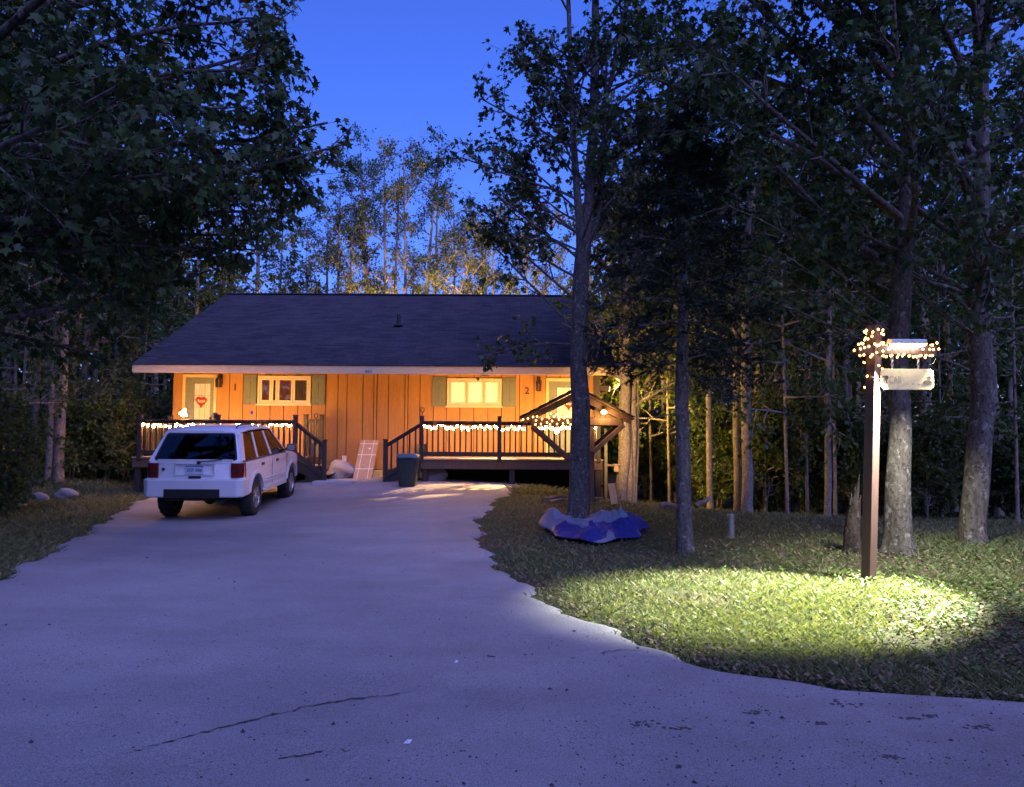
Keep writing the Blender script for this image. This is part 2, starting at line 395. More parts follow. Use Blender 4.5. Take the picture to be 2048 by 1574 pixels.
LITTER_C = [(1.9, 12.4, 1.8, 1.6), (2.6, 11.0, 1.4, .9), (4.9, 9.6, .8, .6)]
def litter_w(x, y):
    w = np.zeros_like(x)
    for cx, cy_, rx, ry in LITTER_C: w = np.maximum(w, np.exp(-(((x - cx) / rx) ** 2 + ((y - cy_) / ry) ** 2)))
    # verge right of the post is leafy and worn
    w = np.maximum(w, np.clip((x - 3.2) / 1.0, 0, 1) * np.clip((7.9 - y) / .8, 0, 1) * 0.85)
    w = np.maximum(w, np.exp(-((x - edgeR(y)) / 0.28) ** 2) * 0.55)
    return np.clip(w * 1.5, 0, 1)
def build_grass():
    rng = np.random.default_rng(11)
    x, y = view_scatter(rng, 230000, 4.3, 26, 850, 2250)
    keep = (x > edgeR(y) + rng.uniform(-0.1, 0.12, len(x))) & (rng.random(len(x)) > litter_w(x, y) * .97)
    keep &= ~((y > 19.0) & (x < 2.6)) & (rng.random(len(x)) < 0.62 + 0.75 * nz(x, y)) & ((y < 17.5) | (rng.random(len(x)) < .35))
    a = blades(rng, x[keep], y[keep], 0.03, 0.075, 0.006)
    x, y = view_scatter(rng, 130000, 6.0, 24, -300, 420)
    keep = (x < edgeL(y) + rng.uniform(-0.15, 0.1, len(x))) & ~((y > 19.2) & (x > -9.3)) & (rng.random(len(x)) < .7 + .5 * nz(x, y))
    b = blades(rng, x[keep], y[keep], 0.03, 0.09, 0.007)
    x = rng.uniform(-0.2, 1.4, 900); y = rng.uniform(17.2, 18.8, 900); k2 = x > edgeR(y)
    c = blades(rng, x[k2], y[k2], 0.05, 0.2, 0.008)
    g = link('lawn_grass', quads_obj('lawn_grass', np.concatenate([a, b, c]), M_grass)); tag(g, 'short green grass growing on both sides of the driveway', 'grass', kind='stuff')
    # broad-leaved weeds (flat pointed leaves)
    x, y = view_scatter(rng, 26000, 4.6, 11.5, 1000, 2250)
    wgt = np.clip((x - 2.6) / 1.2, 0.12, 1) * np.clip((y - 6.0) / .7, 0.25, 1)
    keep = (x > edgeR(y) + .15) & (rng.random(len(x)) < wgt * (.6 + .6 * nz(x, y, 2))); x, y = x[keep], y[keep]; n = len(x)
    z = H(x, y) + rng.uniform(-.01, .07, n); a = rng.uniform(0, 2 * np.pi, n); s = rng.uniform(.02, .05, n); up = rng.uniform(-.2, .9, n)
    d = np.stack([np.cos(a), np.sin(a), up], -1); q = np.stack([-np.sin(a), np.cos(a), rng.uniform(-.3, .3, n)], -1) * .45; c = np.stack([x, y, z], -1)
    v = np.stack([c, c + (d * .5 + q) * s[:, None], c + d * s[:, None], c + (d * .5 - q) * s[:, None]], 1).reshape(-1, 3)
    g = link('weeds', quads_obj('weeds', v, M_weed)); tag(g, 'broad leaved weeds growing round the sign post', 'weeds', kind='stuff')
    # dead leaves
    x, y = view_scatter(rng, 60000, 4.4, 17, 930, 2250)
    keep = (x > edgeR(y)) & (rng.random(len(x)) < litter_w(x, y) * .75 + .02 + .06 * (nz(x, y) < -.2))
    x2, y2 = view_scatter(rng, 6000, 7, 20, -200, 330); k2 = (x2 < edgeL(y2)) & (rng.random(6000) < .35)
    x = np.concatenate([x[keep], x2[k2]]); y = np.concatenate([y[keep], y2[k2]]); n = len(x)
    z = H(x, y) + rng.uniform(-.02, .025, n); a = rng.uniform(0, 2 * np.pi, n); s = rng.uniform(.015, .042, n); up = rng.uniform(-.4, .7, n)
    d = np.stack([np.cos(a), np.sin(a), up], -1); q = np.stack([-np.sin(a), np.cos(a), rng.uniform(-.6, .6, n)], -1) * .5; c = np.stack([x, y, z], -1)
    v = np.stack([c, c + (d * .5 + q) * s[:, None], c + d * s[:, None], c + (d * .45 - q) * s[:, None]], 1).reshape(-1, 3)
    g = link('leaf_litter', quads_obj('leaf_litter', v, M_litter)); tag(g, 'dry brown leaves lying on the ground under the trees', 'dead leaves', kind='stuff')
    # grit, twigs and seed cases on the asphalt
    x, y = view_scatter(rng, 2600, 3.3, 17, 0, 2048); keep = (x > edgeL(y)) & (x < edgeR(y)) & (rng.random(2600) < .35 + .65 * (x > .3)); x, y = x[keep], y[keep]; n = len(x)
    z = DZ(x, y); s = rng.uniform(.0025, .007, n) * (1 + 1.2 * (rng.random(n) > .95)); a = rng.uniform(0, 6.28, n)
    d = np.stack([np.cos(a), np.sin(a), 0 * a], -1) * s[:, None] * 1.5; q = np.stack([-np.sin(a), np.cos(a), 0 * a], -1) * s[:, None]; c = np.stack([x, y, z], -1); u = np.array([0, 0, 1.]) * s[:, None]
    v = np.stack([c - d, c + q, c + d, c - q, c + u], 1).reshape(-1, 3); b0 = np.arange(n)[:, None] * 5
    l = (b0[:, :, None] + np.array([[0, 4, 1], [1, 4, 2], [2, 4, 3], [3, 4, 0]])[None].reshape(1, 1, 12)).reshape(-1)
    g = link('driveway_grit', np_mesh('driveway_grit', v, l, np.full(n * 4, 3), M_crack)); tag(g, 'small stones, twigs and bits scattered over the asphalt', 'grit', kind='stuff')
build_grass()
M_pale = pm('pale_scrap', (0.75, 0.76, 0.78), (0.6, 0.6, 0.62), 20, 0.7)
for px, py, s, lab in ((815, 1492, .022, 'white paper scrap lying below the long crack in the asphalt'), (912, 1330, .016, 'small white scrap lying above the long crack in the asphalt')):
    c = G(px, py); m = MB(); z = DZ(c[0], c[1])
    m.add([(c[0] - s, c[1] - s * .5, z + .006), (c[0] + s * .6, c[1] - s * .8, z + .007), (c[0] + s, c[1] + s * .4, z + .018), (c[0] - s * .2, c[1] + s * .9, z + .008), (c[0], c[1], z + .022)], [(0, 1, 4), (1, 2, 4), (2, 3, 4), (3, 0, 4)])
    tag(m.build('paper_scrap', M_pale), lab, 'scrap')
# ================================================================== CABIN
M_wood = pm('stained_plywood_siding', (0.37, 0.185, 0.055), (0.30, 0.145, 0.042), 2.2, 0.7, (6, 6, 0.5), 0.15, 0.004)
M_groove = pm('dark_groove', (0.06, 0.03, 0.014), (0.04, 0.02, 0.01), 5, 0.9)
M_cream = pm('cream_trim', (0.62, 0.46, 0.25), (0.56, 0.41, 0.22), 3, 0.55, (0.4, 3, 3), 0.06, 0.003)
M_white = pm('white_vinyl', (0.62, 0.55, 0.40), (0.57, 0.50, 0.36), 4, 0.4, (1, 1, 1), 0.03)
M_sage = pm('sage_painted_wood', (0.13, 0.155, 0.13), (0.11, 0.13, 0.108), 4, 0.6, (3, 3, .6), 0.12, 0.003)
M_doorp = pm('grey_green_door', (0.17, 0.18, 0.155), (0.15, 0.16, 0.135), 2, 0.5)
M_dark = pm('dark_brown_stain', (0.026, 0.018, 0.014), (0.040, 0.027, 0.02), 4, 0.6, (5, 5, .7), 0.15, 0.004)
M_brown = pm('brown_stained_timber', (0.13, 0.075, 0.045), (0.09, 0.05, 0.03), 3, 0.7, (4, 4, .7), 0.2, 0.005)
M_deck = pm('weathered_deck', (0.34, 0.27, 0.19), (0.25, 0.19, 0.13), 3, 0.75, (.5, 6, 6), 0.2, 0.004)
M_conc = pm('concrete', (0.42, 0.41, 0.40), (0.33, 0.32, 0.31), 3, 0.9, (1, 1, 1), 0.2, 0.01)
M_iron = pm('black_iron', (0.02, 0.018, 0.016), (0.035, 0.025, 0.02), 30, 0.5, bmp=0.1, metallic=0.3)
M_glass = glassmat('window_glass', (0.93, 0.95, 0.93), 0.05)
M_lglass = glassmat('lantern_glass', (0.9, 0.8, 0.6), 0.10, 0.2)
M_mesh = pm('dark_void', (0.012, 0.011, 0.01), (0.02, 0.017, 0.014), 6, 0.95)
def mat_shingle():
    m, t, o = nodes('asphalt_shingles'); b = N(t, 'ShaderNodeBsdfPrincipled'); b.inputs['Roughness'].default_value = 0.85; b.inputs['Specular IOR Level'].default_value = 0.2
    t.links.new(b.outputs[0], o.inputs[0]); v = coords(t, (1, 1.107, 0))
    br = N(t, 'ShaderNodeTexBrick'); br.inputs['Scale'].default_value = 1.0; br.inputs['Brick Width'].default_value = 0.32; br.inputs['Row Height'].default_value = 0.142
    br.inputs['Mortar Size'].default_value = 0.006; br.inputs['Color1'].default_value = (0.056, 0.053, 0.064, 1); br.inputs['Color2'].default_value = (0.024, 0.023, 0.032, 1); br.inputs['Mortar'].default_value = (0.015, 0.014, 0.018, 1)
    t.links.new(v, br.inputs['Vector']); n = noise(t, v, 40, 4); nb = noise(t, v, 0.8, 4)
    c = mixc(t, ramp(t, n, [(0.45, 0.0), (0.7, 0.6)]), br.outputs[0], (0.028, 0.026, 0.034)); c = mixc(t, ramp(t, nb, [(0.4, 0.0), (0.7, 0.3)]), c, (0.085, 0.078, 0.085))
    t.links.new(c, b.inputs['Base Color']); t.links.new(bump(t, n, 0.5, 0.01), b.inputs['Normal']); return m
M_shing = mat_shingle()
def mat_curtain(name, c, s, fold=40, base=(0.6, 0.5, 0.3)):
    """cloth lit from the room behind: glows, a little brighter towards the lamp at the top"""
    m, t, o = nodes(name); b = N(t, 'ShaderNodeBsdfPrincipled'); b.inputs['Base Color'].default_value = (*base, 1); b.inputs['Roughness'].default_value = 0.9
    v = coords(t, (1, 1, 0.02)); n = noise(t, v, fold * .35, 2)
    st = N(t, 'ShaderNodeMapRange'); st.inputs[1].default_value = 0.3; st.inputs[2].default_value = 0.7; st.inputs[3].default_value = 0.75 * s; st.inputs[4].default_value = 1.15 * s
    t.links.new(n, st.inputs[0]); b.inputs['Emission Color'].default_value = (*c, 1); t.links.new(st.outputs[0], b.inputs['Emission Strength']); t.links.new(b.outputs[0], o.inputs[0]); return m
M_cur_hot = mat_curtain('glowing_curtain_yellow', (1.0, 0.80, 0.30), 1.5)
M_cur_door = mat_curtain('glowing_curtain_peach', (1.0, 0.58, 0.25), 0.75)
M_cur_red = mat_curtain('curtain_dim_red', (0.5, 0.12, 0.06), 0.10, base=(0.16, 0.05, 0.035))
M_cur_grey = mat_curtain('curtain_dim_brown', (0.4, 0.2, 0.12), 0.07, base=(0.12, 0.07, 0.05))

WY = 21.0                                     # front wall plane
XW0, XW1 = P(347, 800, WY)[0], P(1199, 800, WY)[0]
XE0, XE1 = P(268, 740, 19.6)[0], P(1231, 745, 19.6)[0]
YB = 31.4; YR = 25.8; ZS = 3.26; ZD = 1.02   # back wall, ridge, soffit, deck floor
def wz(px, py): return P(px, py, WY)[2]
def wx(px): return P(px, 800, WY)[0]
house = thing('cabin', 'long single storey wooden cabin with dark shingle roof and lit windows', 'cabin', ((XW0 + XW1) / 2, WY, H((XW0 + XW1) / 2, WY)))
Z0 = 0.62
m = MB(); m.box(XW0 + .01, XW1 - .01, WY + .02, YB, Z0 - .02, ZS); m.build('wall_core', M_groove, house)
m = MB(); m.box(XW0 + .05, XW1 - .05, WY + .05, YB - .05, -0.4, Z0 - .02); m.build('foundation', M_conc, house)
m = MB(); m.box(XW0 - .005, XW1 + .005, WY - .035, WY + .02, Z0 - .10, Z0 + .04); m.build('sill_board', M_dark, house)
# gable walls with vertical boards
for xg, s in ((XW0, -1), (XW1, 1)):
    nb = 16; yb = np.linspace(WY, YB, nb + 1)
    for k in range(nb):
        a, b = yb[k] + .008, yb[k + 1] - .008
        rt = lambda y: ZS + (6.25 - ZS) * (1 - abs(y - YR) / (YR - 19.6)) - .12
        za = min(max(rt(a), ZS - .2), 6.2); zb = min(max(rt(b), ZS - .2), 6.2)
        mm = MB(); mm.prism([(a, Z0), (b, Z0), (b, zb), (a, za)], 'x', xg - .02 * (s < 0), xg + .02 * (s > 0) + .001); mm.build('gable_board', M_wood, house)
# openings on the front: x0,x1,z0,z1
W1 = (wx(516), wx(622), wz(570, 809), wz(570, 752)); W2 = (wx(894), wx(1003), wz(950, 813), wz(950, 757))
D1 = (wx(366), wx(434), ZD + .02, wz(400, 749)); D2 = (wx(1092), wx(1160), ZD + .02, wz(1125, 757))
OPEN = [W1, W2, D1, D2]
# siding boards between dark grooves
gx = [347, 374, 403, 431, 459, 486, 514, 541, 568, 596, 624, 652, 676, 694, 726, 748, 754, 777, 810, 816, 840, 867, 893, 920, 948, 976, 1003, 1031, 1039, 1068, 1092, 1120, 1148, 1176, 1199]
for a, b in zip(gx[:-1], gx[1:]):
    xa, xb = wx(a) + .010, wx(b) - .010
    proud = .022 if (b - a) < 10 else 0.0
    def seg(z0, z1, x0, x1):
        if z1 - z0 > .03 and x1 - x0 > .01:
            q = MB(); q.box(x0, x1, WY - .012 - proud, WY + .02, z0, z1); q.build('siding_board', M_wood, house)
    hit = [o for o in OPEN if xa < o[1] - .03 and xb > o[0] + .03]
    if not hit: seg(Z0 + .045, ZS - .002, xa, xb)
    else:
        o = hit[0]
        if xa < o[0] - .04: seg(Z0 + .045, ZS - .002, xa, o[0] - .005); xa = o[0]
        if xb > o[1] + .04: seg(Z0 + .045, ZS - .002, o[1] + .005, xb); xb = o[1]
        seg(Z0 + .045, o[2] - .005, xa, xb); seg(o[3] + .005, ZS - .002, xa, xb)
# roof
XO0, XO1 = XE0 - .02, XE1 + .02
roof = MB(); ncourse = 49; YE = 19.52; ZE = 3.36; ZR = P(800, 590.5, YR)[2]
for sgn in (1, -1):
    yA = YE if sgn > 0 else 2 * YR - YE
    for k in range(ncourse):
        t0, t1 = k / ncourse, (k + 1) / ncourse
        y0 = yA + (YR - yA) * t0; y1 = yA + (YR - yA) * t1; z0 = ZE + (ZR - ZE) * t0; z1 = ZE + (ZR - ZE) * t1
        if sgn > 0: roof.add([(XO0, y0, z0 + .012), (XO1, y0, z0 + .012), (XO1, y1, z1), (XO0, y1, z1), (XO0, y0, z0 - .004), (XO1, y0, z0 - .004)], [(0, 1, 2, 3), (4, 5, 1, 0)])
        elif k % 7 == 0:
            t1 = min(1, (k + 7) / ncourse); y1 = yA + (YR - yA) * t1; z1 = ZE + (ZR - ZE) * t1
            roof.add([(XO0, y0, z0), (XO1, y0, z0), (XO1, y1, z1), (XO0, y1, z1)], [(3, 2, 1, 0)])
rf = roof.build('roof', M_shing, house)
m = MB(); m.bar((XO0, YR, ZR + .012), (XO1, YR, ZR + .012), .26, .03); m.build('ridge_cap', M_shing, rf)
m = MB(); th = .10
m.prism([(YE + .08, ZE + .03), (YR, ZR - .008), (2 * YR - YE, ZE - .008), (2 * YR - YE, ZE - th), (YR, ZR - th), (YE + .08, ZE - th + .04)], 'x', XO0 + .01, XO1 - .01); m.build('roof_deck', M_brown, rf)
m = MB(); m.box(XE0, XE1, YE + .03, YE + .07, ZE - .215, ZE - .012); m.build('fascia', M_cream, rf, bevel=.004, seg=1)
m = MB(); m.box(XE0, XE1, YE + .072, WY + .02, ZS, ZS + .018); m.build('soffit', M_cream, rf)
for xg in (XE0 - .012, XE1 + .012):
    q = MB(); q.prism([(YE + .04, ZE - .02), (YR, ZR - .02), (2 * YR - YE - .04, ZE - .02), (2 * YR - YE - .04, ZE - .2), (YR, ZR - .2), (YE + .04, ZE - .2)], 'x', xg - .018, xg + .018); q.build('rake_board', M_cream, rf)
vp = P(797, 657, 22.55); m = MB(); m.lathe([(.055, -.25), (.055, .36), (.048, .362)], (vp[0], 22.55, ZE + (ZR - ZE) * (22.55 - YE) / (YR - YE)), 12)
m.lathe([(.16, .02), (.07, .1)], (vp[0], 22.55, ZE + (ZR - ZE) * (22.55 - YE) / (YR - YE)), 12); m.build('vent_pipe', M_iron, rf, smooth=True)
# address plate on the fascia
M_plate = pm('pale_plate', (0.5, 0.46, 0.36), (0.44, 0.4, 0.32), 20, 0.5)
ap = P(737, 743.5, YE + .03); m = MB(); m.box(ap[0] - .14, ap[0] + .14, YE + .018, YE + .029, ap[2] - .055, ap[2] + .055); pl = m.build('address_plate', M_plate, house)
inst('number', text_mesh('843', .11, M_dark, .001), pl, (ap[0], YE + .0155, ap[2]), (R(90), 0, 0))
# windows
def curtain(x0, x1, z0, z1, y, mat, parent, name='curtain', amp=.008, n=26):
    c = MB(); vs_ = []
    for k in range(n + 1):
        x = x0 + (x1 - x0) * k / n; yy_ = y + amp * math.sin(k * 1.9) + amp * .5 * math.sin(k * 3.3)
        vs_ += [(x, yy_, z0), (x, yy_, z1)]
    c.add(vs_, [(2 * k, 2 * k + 2, 2 * k + 3, 2 * k + 1) for k in range(n)]); return c.build(name, mat, parent)
def frame(q, x0, x1, z0, z1, w_, y0, y1):
    q.box(x0, x1, y0, y1, z0, z0 + w_); q.box(x0, x1, y0, y1, z1 - w_, z1)
    q.box(x0, x0 + w_, y0, y1, z0 + w_, z1 - w_); q.box(x1 - w_, x1, y0, y1, z0 + w_, z1 - w_); return q
def window(o, cuts, mats):
    x0, x1, z0, z1 = o
    f = frame(MB(), x0, x1, z0, z1, .06, WY - .065, WY + .015).build('window', M_white, house, bevel=.005, seg=1)
    q = MB(); q.box(x0 - .03, x1 + .03, WY - .10, WY - .066, z0 - .03, z0 + .012); q.build('sill', M_white, f)
    q = MB(); q.box(x0 + .06, x1 - .06, WY + .016, WY + .019, z0 + .06, z1 - .06); q.build('backing', M_mesh, f)
    xs_ = [x0 + .06 + (x1 - x0 - .12) * c for c in cuts]
    for k in range(len(cuts) - 1):
        a, b = xs_[k] + .004, xs_[k + 1] - .004
        frame(MB(), a, b, z0 + .063, z1 - .063, .05, WY - .05, WY - .012).build('sash', M_white, f, bevel=.004, seg=1)
        q = MB(); q.box(a + .05, b - .05, WY - .036, WY - .032, z0 + .112, z1 - .112); q.build('pane', M_glass, f)
        curtain(a + .045, b - .045, z0 + .108, z1 - .108, WY - .006, mats[k], f)
    return f
wf = window(W1, [0, .235, .36, .68, 1], [M_cur_red, M_cur_red, M_cur_red, M_cur_grey])
window(W2, [0, .345, .69, 1], [M_cur_hot, M_cur_hot, M_cur_hot])
def shutter(x0, x1, z0, z1):
    s = MB(); s.box(x0 + .02, x1 - .02, WY - .03, WY - .014, z0 + .02, z1 - .02); r = s.build('shutter', M_groove, house)
    n = 2; w_ = (x1 - x0) / n
    for k in range(n):
        q = MB(); q.box(x0 + k * w_ + .004, x0 + (k + 1) * w_ - .004, WY - .055, WY - .031, z0, z1); q.build('plank', M_sage, r)
    for zc in (z0 + .12, z1 - .12):
        q = MB(); q.box(x0 + .012, x1 - .012, WY - .074, WY - .056, zc - .045, zc + .045); q.build('batten', M_sage, r)
for a, b, o in ((488, 514, W1), (624, 650, W1), (864, 892, W2), (1005, 1032, W2)): shutter(wx(a), wx(b), o[2] - .01, o[3] + .02)
# doors
def door(o, cm, knob_left):
    x0, x1, z0, z1 = o; q = MB()
    q.box(x0, x0 + .075, WY - .05, WY + .015, z0, z1); q.box(x1 - .075, x1, WY - .05, WY + .015, z0, z1); q.box(x0 + .075, x1 - .075, WY - .05, WY + .015, z1 - .08, z1)
    d = q.build('door', M_cream, house)
    a, b = x0 + .08, x1 - .08; zt = z1 - .085; gx0, gx1, gz0, gz1 = a + (b - a) * .30, a + (b - a) * .87, z0 + .95, zt - .17
    q = MB(); q.box(a, gx0, WY - .03, WY + .012, z0, zt); q.box(gx1, b, WY - .03, WY + .012, z0, zt); q.box(gx0, gx1, WY - .03, WY + .012, z0, gz0); q.box(gx0, gx1, WY - .03, WY + .012, gz1, zt)
    sl_ = q.build('door_slab', M_doorp, d)
    for zz in ((z0 + .12, z0 + .8),):
        q = MB(); frame(q, a + .12, b - .12, zz[0], zz[1], .03, WY - .04, WY - .031); q.build('panel_moulding', M_doorp, d)
    curtain(gx0, gx1, gz0, gz1, WY + .004, cm, d)
    cw = (gx1 - gx0) / 3; ch = (gz1 - gz0) / 3
    for i in range(3):
        for j in range(3):
            q = MB(); q.box(gx0 + i * cw + .008, gx0 + (i + 1) * cw - .008, WY - .016, WY - .012, gz0 + j * ch + .008, gz0 + (j + 1) * ch - .008); q.build('pane', M_glass, d)
    q = MB()
    for i in range(1, 3): q.box(gx0 + i * cw - .008, gx0 + i * cw + .008, WY - .026, WY - .008, gz0, gz1); q.box(gx0, gx1, WY - .027, WY - .009, gz0 + i * ch - .008, gz0 + i * ch + .008)
    q.build('muntins', M_cream, d)
    kx = a + .06 if knob_left else b - .06
    q = MB(); q.lathe([(.03, 0), (.03, -.012), (.012, -.015), (.012, -.04), (.028, -.05), (.03, -.065), (.018, -.08)], (kx, WY - .03, z0 + .98), 12, 'y'); q.build('knob', M_iron, d, smooth=True)
    return (gx0, gx1, gz0, gz1)
gA = door(D1, M_cur_door, False); gB = door(D2, M_cur_hot, True)
# wall lanterns (unlit) and the door numbers
def lantern(px, py0, py1):
    x = wx(px); zt = wz(px, py0); zb = wz(px, py1); h = zt - zb; y = WY - .16; q = MB()
    q.box(x - .05, x + .05, WY - .04, WY - .013, zt - .28, zt - .02); q.tube([(x, WY - .03, zt - .1), (x, WY - .10, zt - .01), (x, y, zt - .02), (x, y, zt - .10)], .01, 6)
    q.lathe([(.09, zt - .17), (.03, zt - .10), (.012, zt - .06)], (x, y, 0), 6)
    for s1 in (-1, 1):
        for s2 in (-1, 1): q.bar((x + s1 * .065, y + s2 * .065, zt - .17), (x + s1 * .055, y + s2 * .055, zb), .014, .014)
    q.box(x - .065, x + .065, y - .065, y + .065, zb - .015, zb); q.box(x - .004, x + .004, y - .072, y - .064, zb, zt - .17)
    l = q.build('lantern', M_iron, house)
    for s in (-1, 1):
        g = MB(); g.box(x + s * .058 - .002, x + s * .058 + .002, y - .055, y + .055, zb, zt - .17); g.build('glass_pane', M_lglass, l)
        g = MB(); g.box(x - .055, x + .055, y + s * .058 - .002, y + s * .058 + .002, zb, zt - .17); g.build('glass_pane', M_lglass, l)
    g = MB(); g.lathe([(.02, zb + .005), (.02, zb + .1), (.026, zb + .14), (.008, zb + .2)], (x, y, 0), 10); g.build('bulb', M_white, l, smooth=True)
lantern(441, 747, 774); lantern(1077, 752, 782)
_lx = wx(1077)
for s, px, py in (('1', 470, 775), ('2', 1054, 782)):
    inst('door_number', text_mesh(s, .26, M_iron, .006, .004), house, (wx(px), WY - .021, wz(px, py)), (R(90), 0, 0))
# small eave spotlights over the windows (unlit brown fixtures)
for px in (540, 602, 968):
    x = wx(px); q = MB(); q.lathe([(.045, 0), (.05, -.03)], (x, WY - .2, ZS), 10); q.bar((x - .09, WY - .22, ZS - .055), (x + .1, WY - .2, ZS - .045), .05, .03); q.build('eave_fixture', M_brown, house)
# flood lamps at the back, and one added on the porch post (they light the trees behind and beside the cabin)
def warm(loc, power, color=(1.0, 0.56, 0.16), radius=.06, parent=None, name='warm_light', spot=None, aim=None, blend=.6):
    l = bpy.data.lights.new(name, 'SPOT' if spot else 'POINT'); l.energy = power; l.color = color; l.shadow_soft_size = radius
    if spot: l.spot_size = spot; l.spot_blend = blend
    o = bpy.data.objects.new(name, l); COL.objects.link(o)
    if parent is not None: o.parent = parent; o.location = np.array(loc) - origin(parent)
    else: o.location = loc
    if aim is not None: o.rotation_euler = (Vector(aim) - Vector(loc)).to_track_quat('-Z', 'Y').to_euler()
    return o
STRIPE_SPOT_AT = (_lx, WY - .26, wz(1077, 772))
M_lens = emit('lamp_lens', (1.0, 0.6, 0.2), 14)
def flood(x, y, z, d):
    q = MB(); q.cbox((x, y, z), (.12, .12, .12)); q.bar((x, y, z), (x + d[0] * .2, y + d[1] * .2, z + d[2] * .2), .13, .13); f = q.build('tree_flood_lamp', M_iron, house)
    g = MB(); e = np.array((x, y, z)) + np.array(d) * .2; g.bar(tuple(e), tuple(e + np.array(d) * .012), .11, .11); g.build('lens', M_lens, f)
    return e + np.array(d) * .06, f
e, f = flood(-5.0, 2 * YR - YE + .1, 3.22, (0, .6, .8)); warm(e, 10000, (1.0, .52, .13), .05, f, spot=R(165), aim=e + np.array((.1, .5, .8)), blend=.7)
e, f = flood(0.5, 2 * YR - YE + .1, 3.22, (0, .6, .8)); warm(e, 8000, (1.0, .55, .12), .05, f, spot=R(165), aim=e + np.array((.3, .5, .8)), blend=.7)

warm(STRIPE_SPOT_AT, 9000, (1.0, .58, .22), .012, house, spot=R(31), aim=(-1.05, 18.3, .42), blend=.3)  # spot added at the unlit lantern to throw baluster stripes on the driveway
# ================================================================== DECKS
YD = 19.2
def bal_mesh():
    q = MB(); q.box(-.02, .02, -.018, .018, 0, 1); return q.mesh('baluster', M_dark)
ME_bal = bal_mesh()
def deck(name_label, x0, x1, xpost, stairs_to, skirt, far_rail=None):
    """deck platform between x0 and x1; stairs descend along x from the stair end"""
    d = thing('deck', name_label, 'deck', ((x0 + x1) / 2, YD + .9, H((x0 + x1) / 2, YD + .9)))
    n = 13; wd = (WY - .05 - YD + .04) / n
    for k in range(n):
        q = MB(); q.box(x0, x1, YD - .04 + k * wd + .004, YD - .04 + (k + 1) * wd - .004, ZD - .038, ZD + random.uniform(-.002, .002)); q.build('deck_plank', M_deck, d)
    q = MB(); q.box(x0 + .02, x1 - .02, YD - .005, YD + .035, ZD - .26, ZD - .042); q.box(x0 + .02, x0 + .06, YD + .04, WY - .06, ZD - .26, ZD - .042); q.box(x1 - .06, x1 - .02, YD + .04, WY - .06, ZD - .26, ZD - .042); q.build('rim_joist', M_brown, d)
    for x in np.arange(x0 + .4, x1 - .2, .6):
        q = MB(); q.box(x, x + .04, YD + .04, WY - .06, ZD - .22, ZD - .042); q.build('joist', M_brown, d)
    for x in xpost:
        zb = H(x, YD + .1); q = MB(); q.box(x - .07, x + .07, YD + .045, YD + .185, zb - .2, ZD - .045); q.build('support_post', M_dark, d, bevel=.006, seg=1)
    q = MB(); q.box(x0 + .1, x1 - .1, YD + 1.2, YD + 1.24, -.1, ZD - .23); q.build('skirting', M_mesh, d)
    return d
def rail(d, p0, p1, nb, first=True, last=True, top=.93, mid=()):
    """railing from p0 to p1 (x,y,zfloor): top rail, sub rail, bottom rail, newels and balusters"""
    p0 = np.array(p0, float); p1 = np.array(p1, float); up = np.array((0, 0, 1.0)); dr = (p1 - p0) / np.linalg.norm(p1 - p0)
    q = MB(); q.bar(p0 + up * (top - .02), p1 + up * (top - .02), .13, .04); q.build('top_rail', M_dark, d, bevel=.006, seg=1)
    q = MB(); q.bar(p0 + up * (top - .07), p1 + up * (top - .07), .04, .06); q.build('upper_rail', M_dark, d)
    q = MB(); q.bar(p0 + up * .11, p1 + up * .11, .05, .11); q.build('bottom_rail', M_dark, d)
    ends = ([p0] if first else []) + [p0 + (p1 - p0) * t for t in mid] + ([p1] if last else [])
    for e_ in ends:
        q = MB(); q.cbox((e_[0], e_[1], e_[2] + (top + .02) / 2), (.10, .11, top + .18)); q.cbox((e_[0], e_[1], e_[2] + top + .115), (.12, .13, .03)); q.build('newel_post', M_dark, d, bevel=.008, seg=1)
    for k in range(1, nb):
        t = k / nb; c = p0 + (p1 - p0) * t
        if any(abs(t - tm) * np.linalg.norm(p1 - p0) < .07 for tm in mid): continue
        inst('baluster', ME_bal, d, c + up * .165, None, (1, 1, top - .165 - .101))
def stairs(d, xa, xb, y0, y1, n, zg):
    """steps from the deck edge xa out to xb"""
    rise = (ZD - zg) / n
    for k in range(1, n):
        xc0 = xa + (xb - xa) * (k - 1) / (n - 1); xc1 = xa + (xb - xa) * k / (n - 1); z = ZD - rise * k
        q = MB(); a, b = min(xc0, xc1), max(xc0, xc1); q.box(a - .015, b + .015, y0 + .05, y1 - .05, z - .04, z); q.build('tread', M_deck, d)
    for y in (y0 + .01, y1 - .04):
        q = MB(); q.prism([(xa, ZD - .03), (xb, zg + .10), (xb, zg - .06), (xa, ZD - .34)] if xb > xa else [(xa, ZD - .34), (xb, zg - .06), (xb, zg + .10), (xa, ZD - .03)], 'y', y, y + .035); q.build('stringer', M_dark, d)
def px_x(px, Y=YD): return P(px, 900, Y)[0]
random.seed(4)
xl0, xl1 = px_x(264), px_x(592)
dl = deck('long wooden deck of the cabin behind the parked white car', xl0, xl1, [xl0 + .12, (xl0 + xl1) / 2, xl1 - .1], None, False)
rail(dl, (px_x(279), YD, ZD), (px_x(590), YD, ZD), 28, mid=(.5,))
rail(dl, (px_x(279), YD + .14, ZD), (px_x(279), WY - .12, ZD), 11, first=False, last=True)
zgl = H(px_x(650), YD + .3)
stairs(dl, xl1, px_x(652), YD, YD + 1.15, 3, zgl)
rail(dl, (px_x(590), YD - .0, ZD), (px_x(649), YD, zgl + .02), 6, first=False, last=True, top=.90)
rail(dl, (P(611, 880, 20.5)[0], 20.5, ZD), (P(643, 880, 20.5)[0], 20.5, ZD), 6, top=.98)
